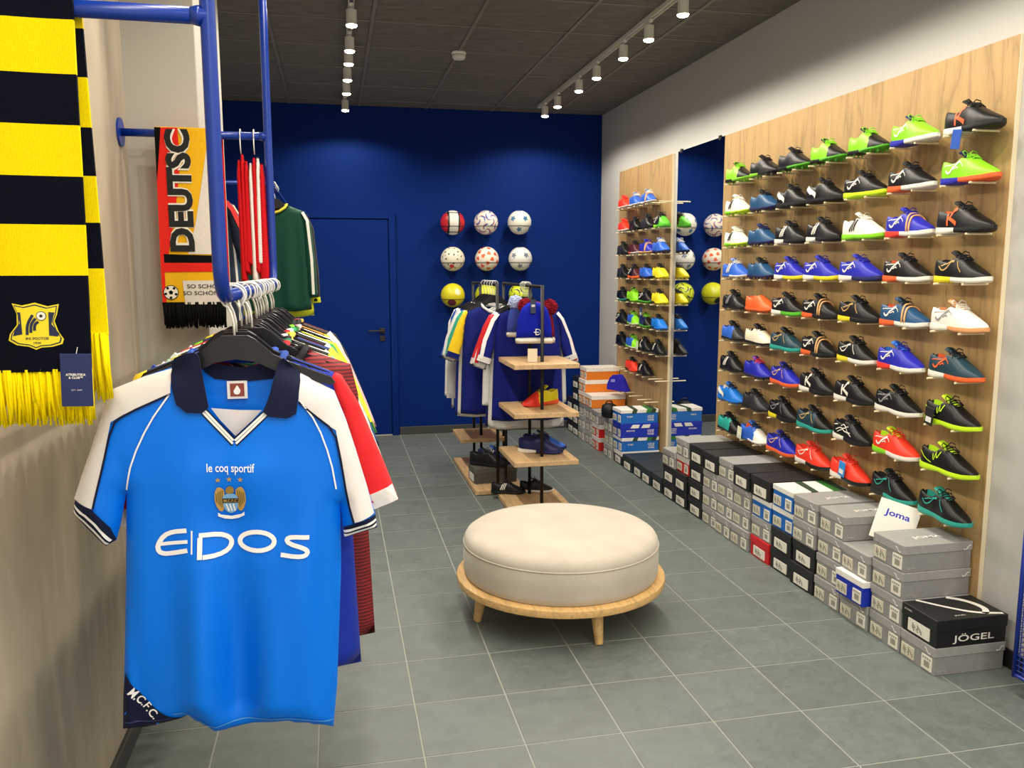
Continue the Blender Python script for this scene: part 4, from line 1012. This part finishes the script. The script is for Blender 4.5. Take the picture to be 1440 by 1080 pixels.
# ------------------------------------------------------------------ wall rail beyond the pier with shirts
wr2 = thing('wall_rail', 'blue clothes rail on the far left wall holding the green shirt', 'clothes rack', (-.40, 5.3, 0))
MB().tube([(-.80, -.95, 2.06), (-.5, -.95, 2.06), (-.30, -.95, 2.06)], .0125, 12).obj('arm', M_bluemetal, wr2, True)
MB().tube([(-.80, -.15, 2.06), (-.4, -.15, 2.06), (.055, -.15, 2.06)], .0125, 12).obj('arm', M_bluemetal, wr2, True)
MB().tube([(.055, -.15, 2.06), (.055, .5, 2.06), (.055, 2.49, 2.06)], .0125, 12).obj('hanging_rail', M_bluemetal, wr2, True)
MB().tube([(-.30, -.95, 2.06), (-.30, -.5, 2.06), (-.30, -.15, 2.06)], .0125, 12).obj('hanging_rail', M_bluemetal, wr2, True)
for k, (y, sp, lb, sc_) in enumerate(((5.26, ('0b4030', '0b4030', 'd8c840', 'dcdcd0', None, 'l', 'cloth'), 'dark green long sleeved shirt with yellow collar, facing the shop', .92), (5.36, ('c8d030', '1a1a1c', '1a1a1c', None, 'c8d030', 'l', 'cloth'), 'lime and black long sleeved shirt behind the green one', .97),
                                      (5.48, ('b82028', 'e6e2dc', 'b82028', None, None, 'l', 'cloth'), 'red and white shirt second behind the green one', .94))):
    shirt(-.345, y, 2.06, sp, lb, 'shirts on the far wall rail', f'black hanger of the {lb.split(" long")[0].split(" shirt")[0]} shirt on the far rail', 'hangers on the far wall rail', 0, sc_)
for k, (y, sp, lb) in enumerate(((4.42, ('1c2436', '1c2436', 'c8c4bc', 'c22a2a', None, 's', 'cloth'), 'dark navy shirt seen between pier and red scarf'), (4.52, ('e2ded8', '24346a', '24346a', None, None, 's', 'cloth'), 'white and navy shirt behind the dark navy one'), (4.62, ('17305a', 'd8b890', '17305a', None, None, 's', 'cloth'), 'navy shirt with beige sleeves by the far wall'))):
    shirt(-.70, y, 2.06, sp, lb, 'shirts on the far wall rail', f'black hanger carrying the {lb.split(" seen")[0].split(" by")[0].split(" behind")[0]}', 'hangers on the far wall rail', 0, 1.0)
tg_ = thing('price_tag', 'small coral price tag hanging before the dark navy shirt', 'tag', (-.555, 4.36, 1.745)); MB().bbox(-.03, .03, -.001, .001, 0, .085, .0008).obj('card', mat('e0563e', .6), tg_); MB().lathe([(.011, -.0006), (.011, .0006)], 16).obj('emblem', mat('e8a03a', .6), tg_, loc=(0, -.0016, .045), rot=(R(90), 0, 0))

# ------------------------------------------------------------------ scarves
def slab(name, poly, fn, th, m, par, sp=.02):
    v, f = sheet(poly, fn, sp); b = resample(poly, sp); n = len(b); y = fn(np.array(b)); v2 = v.copy(); v2[:, 1] += th
    k = MB(); k.add(v, f); k.add(v2, [tuple(reversed(q)) for q in f])
    k.add([(p[0], yy, p[1]) for p, yy in zip(b, y)] + [(p[0], yy + th, p[1]) for p, yy in zip(b, y)], [(i, (i + 1) % n, (i + 1) % n + n, i + n) for i in range(n)])
    me = k.mesh(name); bm = bmesh.new(); bm.from_mesh(me); bmesh.ops.remove_doubles(bm, verts=bm.verts[:], dist=1e-5); bmesh.ops.recalc_face_normals(bm, faces=bm.faces[:]); bm.to_mesh(me); bm.free()
    return link(name, auto_smooth(me, 45), m, par)
def fringe(par, x0, x1, z, ln, y, m, n=70, seed=1):
    rg = random.Random(seed); k = MB()
    for i in range(n):
        x = x0 + (x1 - x0) * (i + rg.random()) / n; l_ = ln * rg.uniform(.86, 1.06); a = rg.uniform(-.004, .008); yy = y + rg.uniform(-.006, .006)
        k.tube([(x, yy, z + .004), (x + a * .4, yy + rg.uniform(-.004, .004), z - l_ * .5), (x + a, yy + rg.uniform(-.006, .006), z - l_)], [.0036, .0034, .0020], 5)
    o = k.obj('fringe', m, par, True); o['kind'] = 'stuff'; return o
def slant(x, z): return x
M_yk = mat('f2d800', .8, kind='knit'); M_nk = mat('060918', .85, kind='knit'); M_kk = mat('0c0c0c', .9, kind='knit'); M_rk = mat('dd2a22', .8, kind='knit'); M_ok = mat('e6b01e', .8, kind='knit'); M_wk = mat('d9d2c8', .8, kind='knit')
sc1 = thing('football_scarf', 'yellow and navy striped football scarf over the near blue bar', 'scarf', (0, 0, 0))
SY = RY0 - .022
wv = lambda y0, s_=1: (lambda P: y0 + .004 * np.sin(P[:, 0] * 22 + P[:, 1] * 3) + .003 * np.sin(P[:, 1] * 9))
k_ = .975
zc = lambda z: 1.55 + (z - 1.55) * k_
xr = lambda z: np.interp(z, [1.36, 2.03], [-.448, -.435]); xl = lambda z: np.interp(z, [1.36, 2.03], [-.672, -.655])
zs = [2.036, zc(2.001), zc(1.906), zc(1.816), zc(1.724), zc(1.636), zc(1.542), zc(1.362)]
for i in range(7):
    a, b = zs[i], zs[i + 1]
    slab('stripe', [(xl(b), b), (xr(b), b), (xr(a), a), (xl(a), a)], wv(SY), .008, M_nk if i % 2 == 0 else M_yk, sc1)
zb = [2.036, 1.985, 1.90, 1.812, 1.725, 1.64, 1.555, 1.43]
for i in range(7):
    a, b = zb[i], zb[i + 1]; dx = .004 + .018 * (2.03 - b) / .6; da = .004 + .018 * (2.03 - a) / .6
    slab('stripe', [(xl(b) + dx, b), (xr(b) + dx, b), (xr(a) + da, a), (xl(a) + da, a)], wv(SY + .036), .008, M_nk if i % 2 else M_yk, sc1)
fd = MB()
pr_ = [(math.cos(t) * .0215, math.sin(t) * .0215) for t in np.linspace(0, PI, 9)]
vv = [(x, RY0 + c_, 2.030 + s_ * .55) for x in (-.655, -.435) for c_, s_ in pr_]
fd.add(vv, [(i, i + 1, i + 10, i + 9) for i in range(8)]); fd.obj('top_fold', M_nk, sc1, True)
fringe(sc1, -.672, -.449, zs[-1], .098, SY + .004, M_yk, 170, 1)
fringe(sc1, -.65, -.428, zb[-1], .125, SY + .040, M_yk, 130, 2)
SH = [(-0.586, 1.491), (-0.569, 1.487), (-0.547, 1.492), (-0.526, 1.485), (-0.507, 1.489), (-0.511, 1.47), (-0.516, 1.457), (-0.51, 1.437), (-0.502, 1.423), (-0.505, 1.414), (-0.522, 1.409), (-0.54, 1.408), (-0.55, 1.404), (-0.562, 1.41), (-0.582, 1.413), (-0.596, 1.422), (-0.593, 1.434), (-0.58, 1.451), (-0.579, 1.471)]
SH = np.array([(x * k_, zc(z)) for x, z in SH]); c0 = SH.mean(0)
def em(poly, m, o, name='emblem_piece'):
    v, f = sheet([tuple(p) for p in poly], lambda P: wv(SY)(P) - o, .012); return link(name, new_mesh(name, v, f), m, sc1)
M_ye = mat('e8d420', .7); M_ne = mat('131d42', .7)
em(SH, M_ye, .0012); em(c0 + (SH - c0) * .93, M_ne, .0018); em(c0 + (SH - c0) * .88, M_ye, .0024)
S8 = c0 + (SH - c0) * .84
em([p for p in [(c0[0] - .030, c0[1] + .028), (c0[0] - .025, c0[1] + .028), (c0[0] - .024, c0[1] - .012), (c0[0] - .040, c0[1] - .015), (c0[0] - .036, c0[1] - .004), (c0[0] - .027, c0[1] + .008)]], M_ne, .003)
em([p for p in [(c0[0] + .021, c0[1] + .028), (c0[0] + .031, c0[1] + .027), (c0[0] + .025, c0[1] + .006), (c0[0] + .037, c0[1] - .012), (c0[0] + .034, c0[1] - .017), (c0[0] + .020, c0[1] - .015)]], M_ne, .003)
for q in range(3):
    o_ = q * .0062
    v, f = ribbon([(c0[0] - .016 + o_, c0[1] - .013 + o_ * .6), (c0[0] - .015 + o_, c0[1] + .006), (c0[0] - .005 + o_ * .7, c0[1] + .023 - o_)], .0048, lambda P: wv(SY)(P) - .0032, .004, sm=2); link('emblem_piece', new_mesh('emblem_piece', v, f), M_ne, sc1)
em([(c0[0] + .009 + .0085 * math.cos(a), c0[1] + .021 + .0085 * math.sin(a)) for a in np.linspace(0, 2 * PI, 17)[:-1]], mat('161616', .6), .0034)
em([(c0[0] + .009 + .0074 * math.cos(a), c0[1] + .021 + .0074 * math.sin(a)) for a in np.linspace(0, 2 * PI, 17)[:-1]], mat('e8e4da', .6), .0040)
em([(c0[0] + .009 + .0032 * math.cos(a), c0[1] + .021 + .0032 * math.sin(a)) for a in np.linspace(.3, 2 * PI + .3, 6)[:-1]], mat('161616', .6), .0046)
text_obj('emblem_lettering', 'ФК РОСТОВ', (c0[0] - .019, SY - .004, c0[1] - .0225), (1, 0, 0), (0, 0, 1), .038, .0052, M_ne, sc1, .02, fn=lambda P: wv(SY)(P) - .0034)
text_obj('emblem_lettering', '1930', (c0[0] - .006, SY - .004, c0[1] - .0300), (1, 0, 0), (0, 0, 1), .012, .004, M_ne, sc1, .02, fn=lambda P: wv(SY)(P) - .0034)
tgx = thing('hang_tag', 'dark blue card tag hanging from the yellow and navy scarf', 'tag', (-.470, SY - .016, zc(1.300)), (0, R(1.5), 0))
MB().bbox(-.027, .027, -.001, .001, -.004, .094, .0008).obj('card', mat('17265c', .45), tgx)
text_obj('lettering', 'ATRIBUTIKA', (-.018, -.001, .053), (1, 0, 0), (0, 0, 1), .034, .0044, M_white, tgx, .03)
text_obj('lettering', '& CLUB™', (-.013, -.001, .0475), (1, 0, 0), (0, 0, 1), .024, .0044, M_white, tgx, .03)
text_obj('lettering', 'EST. 2009', (-.009, -.001, .0255), (1, 0, 0), (0, 0, 1), .018, .0022, M_white, tgx)
MB().tube([(0, 0, .088), (.001, .010, .105)], .0006, 5).obj('string', mat('dcdcd8', .6), tgx)
# German scarf over the far bar
sc2 = thing('football_scarf', 'black red gold scarf lettered DEUTSC hanging on the far blue bar', 'scarf', (0, 0, 0))
g_ = .951; GYs = RY1 - .024
gz = lambda z: 1.55 + (z - 1.55) * g_
gp = lambda P: [(x * g_, gz(z)) for x, z in P]
gw = lambda P: GYs + .003 * np.sin(P[:, 0] * 30) + .002 * np.sin(P[:, 1] * 11)
BASE = [(-.620, 1.432), (-.400, 1.425), (-.392, 2.062), (-.614, 2.062)]
slab('scarf_body', gp(BASE), gw, .007, M_ok, sc2)
slab('scarf_back', gp([(-.606, 1.50), (-.386, 1.50), (-.386, 2.062), (-.606, 2.062)]), lambda P: gw(P) + .040, .007, M_rk, sc2)
vv = [(x * g_, RY1 + c_ * 1.12, gz(2.060) + s_ * .3) for x in (-.614, -.392) for c_, s_ in pr_]
fd = MB(); fd.add(vv, [(i, i + 1, i + 10, i + 9) for i in range(8)]); fd.obj('top_fold', M_ok, sc2, True)
def gpatch(poly, m, o=.0015, name='colour_field'):
    v, f = sheet(gp(poly), lambda P: gw(P) - o, .03); return link(name, new_mesh(name, v, f), m, sc2)
gpatch([(-.614, 2.062), (-.535, 2.062), (-.532, 1.94), (-.555, 1.78), (-.578, 1.66), (-.588, 1.612), (-.618, 1.612), (-.616, 1.85)], M_rk)
gpatch([(-.614, 2.062), (-.592, 2.062), (-.604, 1.96), (-.615, 1.87)], M_kk, .0024)
gpatch([(-.44, 1.99), (-.393, 1.99), (-.398, 1.612), (-.52, 1.612), (-.490, 1.72), (-.465, 1.85)], M_wk)
gpatch([(-.606, 1.612), (-.399, 1.606), (-.399, 1.58), (-.606, 1.580)], M_kk, .002); gpatch([(-.606, 1.580), (-.399, 1.58), (-.400, 1.548), (-.607, 1.546)], M_rk, .002)
gpatch([(-.618, 1.612), (-.606, 1.612), (-.606, 1.434), (-.619, 1.434)], M_rk, .0022)
gpatch([(-.545, 1.515), (-.40, 1.515), (-.400, 1.427), (-.540, 1.428)], M_wk, .002)
for bold, m_, o_ in ((.088, mat('e8e2d4', .7), .0035), (.048, mat('0e0e0e', .8), .0048)):
    P2, F2 = text2d('DEUTSC', bold); hh = P2[:, 1].max(); e_ = .0 if bold < .03 else .004
    Q = np.column_stack([(-.498 + e_ - P2[:, 1] / hh * (.080 + 2 * e_)) * g_, gz(1.625 - e_ + P2[:, 0] * (.428 + 2 * e_))])
    link('lettering', new_mesh('lettering', np.column_stack([Q[:, 0], gw(Q) - o_, Q[:, 1]]), F2), m_, sc2)
for q, (x_, z_) in enumerate(((-.530, 1.487), (-.545, 1.462))):
    text_obj('small_lettering', 'SO SCHÖN', (x_ * g_, GYs - .004, gz(z_)), (1, 0, -.0), (0, 0, 1), .125 * g_, .017, mat('141414', .8), sc2, .01, fn=lambda P: gw(P) - .0035)
def disc(cx_, cz_, r_, m, o, n=20, ph=0.): 
    v, f = sheet([(cx_ + r_ * math.cos(a), cz_ + r_ * math.sin(a)) for a in np.linspace(ph, 2 * PI + ph, n + 1)[:-1]], lambda P: gw(P) - o, .03); link('ball_motif', new_mesh('ball_motif', v, f), m, sc2)
bx_, bz_ = -.588 * g_, gz(1.472)
disc(bx_, bz_, .0255, M_kk, .0035); disc(bx_, bz_, .023, mat('e4dfd2', .8), .0042); disc(bx_, bz_, .008, M_kk, .005, 5, .3)
for a in range(5): disc(bx_ + .018 * math.cos(a * 1.257 + .9), bz_ + .018 * math.sin(a * 1.257 + .9), .0052, M_kk, .005, 5, a * 1.257)
fringe(sc2, -.620 * g_, -.400 * g_, gz(1.432), .085, GYs + .003, M_kk, 150, 5)
# folded red and white scarves on white hooks
def folded(xc, cols, label, z0, z1, w):
    t = thing('folded_scarf', label, 'scarf', (xc, RY1, 2.02))
    MB().tube([(0, -.020, -.012), (0, -.021, .010), (0, -.008, .021), (0, .010, .019), (0, .018, .006)], .0022, 6).obj('hook', mat('e6e6e2', .4), t, True)
    MB().tube([(0, -.021, -.010), (0, -.019, -.045), (0, -.004, -.062)], .0020, 6).obj('hook_stem', mat('e6e6e2', .4), t, True)
    n = len(cols)
    for i, c_ in enumerate(cols):
        x0 = -w / 2 + w * i / n; x1 = x0 + w / n * 1.5; zt_ = -.062 - .02 * abs(i - (n - 1) / 2); zb_ = z1 - 2.02 + .03 * ((i * 7) % 3 - 1)
        v, f = pillow([(x0 + .3 * (x1 - x0), zt_), (x0, zt_ - .05), (x0 - .004 * i, zb_), (x1 + .006, zb_ - .01), (x1, zt_ - .05), (x1 - .3 * (x1 - x0), zt_)], .03, .010, .0055, 0.0, i, -.05, -.4)
        link('fold', new_mesh('fold', v, f, True), c_, t)
    return t
M_rd = mat('c4161e', .8, kind='knit'); M_wd = mat('e6e0da', .8, kind='knit')
folded(-.3055, [M_rd, M_rd, M_rd], 'red scarf folded on a white hook beside the blue post', 1.98, 1.545, .036)
folded(-.260, [M_wd, M_rd, M_wd, M_rd], 'red and white scarf folded on a white hook by the blue post', 1.98, 1.545, .050)

# ------------------------------------------------------------------ balls on the back wall
def ico_dirs():
    g = (1 + 5 ** .5) / 2; v = [(0, s, t * g) for s in (1, -1) for t in (1, -1)]; v = v + [(a[1], a[2], 0) for a in v] + [(a[2], 0, a[1]) for a in v]
    return np.array(v) / math.sqrt(1 + g * g)
ICO = ico_dirs()
def ball_mesh(kind):
    bm = bmesh.new(); bmesh.ops.create_icosphere(bm, subdivisions=5, radius=.111); V = [v.co.copy() for v in bm.verts]; F = [[v.index for v in f.verts] for f in bm.faces]; bm.free()
    C = np.array([(V[a] + V[b] + V[c]) / 3 for a, b, c in F]); C /= np.linalg.norm(C, axis=1)[:, None]
    Rm = np.array(Matrix.Rotation(.35, 3, 'X') @ Matrix.Rotation(.25, 3, 'Z')); Cr = C @ Rm.T
    dot = Cr @ ICO.T; near = dot.argmax(1); ang = np.arccos(np.clip(dot.max(1), -1, 1))
    ref = np.array([0.3, .8, .5]); ax = ICO[near]; e1 = np.cross(ax, ref); e1 /= np.linalg.norm(e1, axis=1)[:, None]; e2 = np.cross(ax, e1)
    th = np.arctan2((Cr * e2).sum(1), (Cr * e1).sum(1)); x, y, z = C.T
    i = np.zeros(len(F), int)
    if kind == 'star': i[ang < .13 + .14 * np.abs(((th / (2 * PI) * 5) % 1) - .5) * 2] = 1
    elif kind == 'tri': i[(ang > .16) & (ang < .47) & (((th / (2 * PI) * 3) % 1) < .42)] = 1
    elif kind == 'swirl':
        s_ = (th / (2 * PI) * 3 + ang * 1.6) % 1; i[(s_ < .20) & (ang > .10)] = 1; i[(s_ > .20) & (s_ < .30) & (ang > .10)] = 2
    elif kind == 'panel':
        i[(np.abs(x) > .048 / .111) & (np.abs(z) < .75)] = 1; i[np.abs(np.abs(x) - .048 / .111) < .07] = 2; i[(np.abs(z) > .75) & (np.abs(z) < .82)] = 2
    elif kind == 'dash': i[((np.sin(th * 4 + near * 2.1) > .55) & (np.abs(ang - .33) < .06)) | (ang < .04)] = 1; i[(near == 3) & (ang < .2)] = 2
    elif kind == 'patch': i[(near % 3 == 0) & (ang < .36)] = 1; i[(near % 4 == 1) & (ang < .26)] = 2
    return new_mesh('ball', V, F, True, i)
BALLS = [(1.085, 1.988, 'panel', ('e4e0d6', 'c0202a', '1a1a1c'), 'white ball with red and black panels'), (1.397, 1.992, 'swirl', ('e2dcd0', '2a56b0', 'e0805a'), 'white ball with blue and orange swirls'), (1.715, 1.997, 'star', ('e2dfd4', '2a6a9a', '2a6a9a'), 'white ball with blue stars'),
         (1.082, 1.658, 'dash', ('e0d9c4', '1d1d1d', 'c8323a'), 'cream ball with small black marks'), (1.403, 1.660, 'tri', ('e6ddd0', 'e0562a', 'e0562a'), 'white ball with orange panels'), (1.723, 1.661, 'star', ('e0deda', '6a7488', '6a7488'), 'white ball with grey stars'),
         (1.079, 1.324, 'patch', ('d6cc1e', '6a2430', 'e8e0c0'), 'yellow ball with dark red patches'), (1.402, 1.323, 'patch', ('cfd41e', '1a1a18', 'd8dc60'), 'yellow ball with black patches'), (1.723, 1.323, 'swirl', ('c8d820', '1c1c18', 'e4e890'), 'lime ball with black swirls')]
PLC = ['top left', 'top middle', 'top right', 'middle left', 'centre', 'middle right', 'lower left', 'lower middle', 'lower right']
for k, (x, z, kd, cs, nm) in enumerate(BALLS):
    yb = D - .135
    b_ = tag(link('football', ball_mesh(kd), [mat(c_, .4) for c_ in cs], None, (x, yb, z), (0, 0, 0)), f'{nm}, {PLC[k]} on the blue wall', 'ball', 'balls on the blue wall')
    h_ = thing('ball_holder', f'black wire ring holding the {nm}', 'ball holder', (x, yb, z - .035), group='wire ball holders on the blue wall')
    MB().tube([(.1085 * math.cos(a), .1085 * math.sin(a), 0) for a in np.linspace(0, 2 * PI, 41)], .0028, 6, cap=False).obj('ring', M_black, h_, True)
    MB().tube([(0, .108, 0), (0, .1345, 0)], .004, 6).obj('stem', M_black, h_, True)
    MB().bbox(-.015, .015, .130, .135, -.02, .02, .001).obj('plate', M_black, h_)

# ------------------------------------------------------------------ beanies on the front display rack
def beanie(x, y, z, c1, c2, label, pom=None, sc_=1.0):
    t = thing('beanie', label, 'hat', (x, y, z), (0, 0, 0), 'beanies on the front display rack')
    dome = [(-.118, .03), (-.116, .08), (-.108, .15), (-.085, .215), (-.05, .25), (0, .265), (.05, .25), (.085, .215), (.108, .15), (.116, .08), (.118, .03)]
    v, f = pillow(dome, .040, .06, .018, .002); link('crown', new_mesh('crown', v, f, True), mat(c1, .8, kind='knit'), t)
    v, f = pillow([(-.122, -.002), (.122, -.006), (.1235, .036), (0, .040), (-.1235, .038)], .044, .05, .016, .001); link('brim', new_mesh('brim', v, f, True), mat(c2, .8, kind='knit'), t)
    if pom:
        for i, (px, pz) in enumerate(pom[1]):
            bm = bmesh.new(); bmesh.ops.create_icosphere(bm, subdivisions=4, radius=.052); rg = random.Random(i)
            for v in bm.verts: v.co *= rg.uniform(.86, 1.08)
            me = bpy.data.meshes.new('pompom'); bm.to_mesh(me); bm.free(); link('pompom', me, mat(pom[0], .9, kind='knit'), t, (px, .0, pz))
    t.scale = (sc_, 1, sc_)
    return t
bn = beanie(1.235, 5.09, 1.095, '1420a0', 'e6e2d4', 'blue beanie with white brim and white letter on front display rack')
text_obj('emblem', 'D', (-.002, -.0405, .052), (1, 0, 0), (0, 0, 1), .036, .040, M_white, bn, .0)
MB().box(-.012, .020, -.0415, -.0405, .068, .073).obj('emblem_bar', M_white, bn)
tb = thing('hang_tag', 'dark card tag hanging in front of the blue beanie', 'tag', (1.215, 5.04, 1.285)); MB().bbox(-.017, .017, -.001, .001, 0, .085, .0006).obj('card', mat('2c3350', .6), tb); MB().box(-.010, .012, -.0017, -.001, .04, .055).obj('print', mat('c8c8d0', .6), tb)
beanie(1.28, 5.20, 1.09, '7a1422', 'd8d4cc', 'dark red beanie with two pompoms behind the blue beanie', ('7a1424', [(-.075, .235), (.085, .225)]))
beanie(1.21, 5.30, 1.12, '3a4a9a', 'e0dcd4', 'blue and white bobble beanie behind the dark red one', ('aab4d8', [(-.055, .245)]), .92)
lb_ = thing('paper_label', 'small beige paper label on the top shelf below the blue beanie', 'label', (1.20, 4.99, .985), (R(-20), 0, R(-14))); MB().bbox(-.03, .03, -.001, .001, -.002, .085, .0006).obj('card', mat('c6b49a', .7), lb_)

# ------------------------------------------------------------------ blue wire bin at the right edge
bn_ = thing('wire_bin', 'blue wire mesh bin on the right wall beside the black shoe box', 'ball bin', (2.475, 2.20, .07))
M_bw = mat('0c2a8a', .4); wx, wy, hh_ = .072, .21, .69
C4 = [(-wx, -wy), (wx, -wy), (wx, wy), (-wx, wy), (-wx, -wy)]
for px, py in C4[:4]: MB().tube([(px, py, 0), (px, py, hh_)], .0085, 10).obj('post', M_bw, bn_, True)
for z in (.008, hh_ - .008): MB().tube([(px, py, z) for px, py in C4], .007, 8).obj('frame_ring', M_bw, bn_)
for i in range(1, 22):
    p = -wy + 2 * wy * i / 22
    for sx in (-1, 1): MB().tube([(sx * wx, p, .008), (sx * wx, p, hh_ - .008)], .0016, 5).obj('wire', M_bw, bn_)
for i in range(1, 8):
    p = -wx + 2 * wx * i / 8
    for sy in (-1, 1): MB().tube([(p, sy * wy, .008), (p, sy * wy, hh_ - .008)], .0016, 5).obj('wire', M_bw, bn_)
for i in range(1, 34):
    z = .008 + (hh_ - .016) * i / 34
    MB().tube([(px, py, z) for px, py in C4], .0016, 5).obj('wire', M_bw, bn_)
MB().box(-wx, wx, -wy, wy, .002, .008).obj('bottom', M_bw, bn_)
for sy in (-1, 1): MB().tube([(wx, sy * .15, hh_ - .02), (W - 2.475 - .001, sy * .15, hh_ - .02)], .004, 6).obj('wall_hook', M_bw, bn_)
for k, (y, kd, cs) in enumerate(((2.315, 'patch', ('d8d8a0', '8ab83a', 'e8e8e0')), (2.17, 'star', ('e4e0d8', '2a4a9a', '2a4a9a')))):
    o_ = tag(link('football', ball_mesh(kd), [mat(c_, .4) for c_ in cs], None, (2.475, y, .145)), ['small pale green and white ball in the blue wire bin', 'small white ball with blue stars in the wire bin'][k], 'ball', 'balls in the wire bin'); o_.scale = (.6, .6, .6)
sw_ = thing('wall_plate', 'grey wall plate on the wall right of the plywood', 'wall plate', (W, 2.50, 1.04)); MB().bbox(-.012, 0, -.045, .045, -.035, .035, .002).obj('plate', mat('a8a6a2', .5), sw_); MB().bbox(-.016, -.012, -.03, .03, -.022, .022, .001).obj('insert', mat('9a9894', .4), sw_)
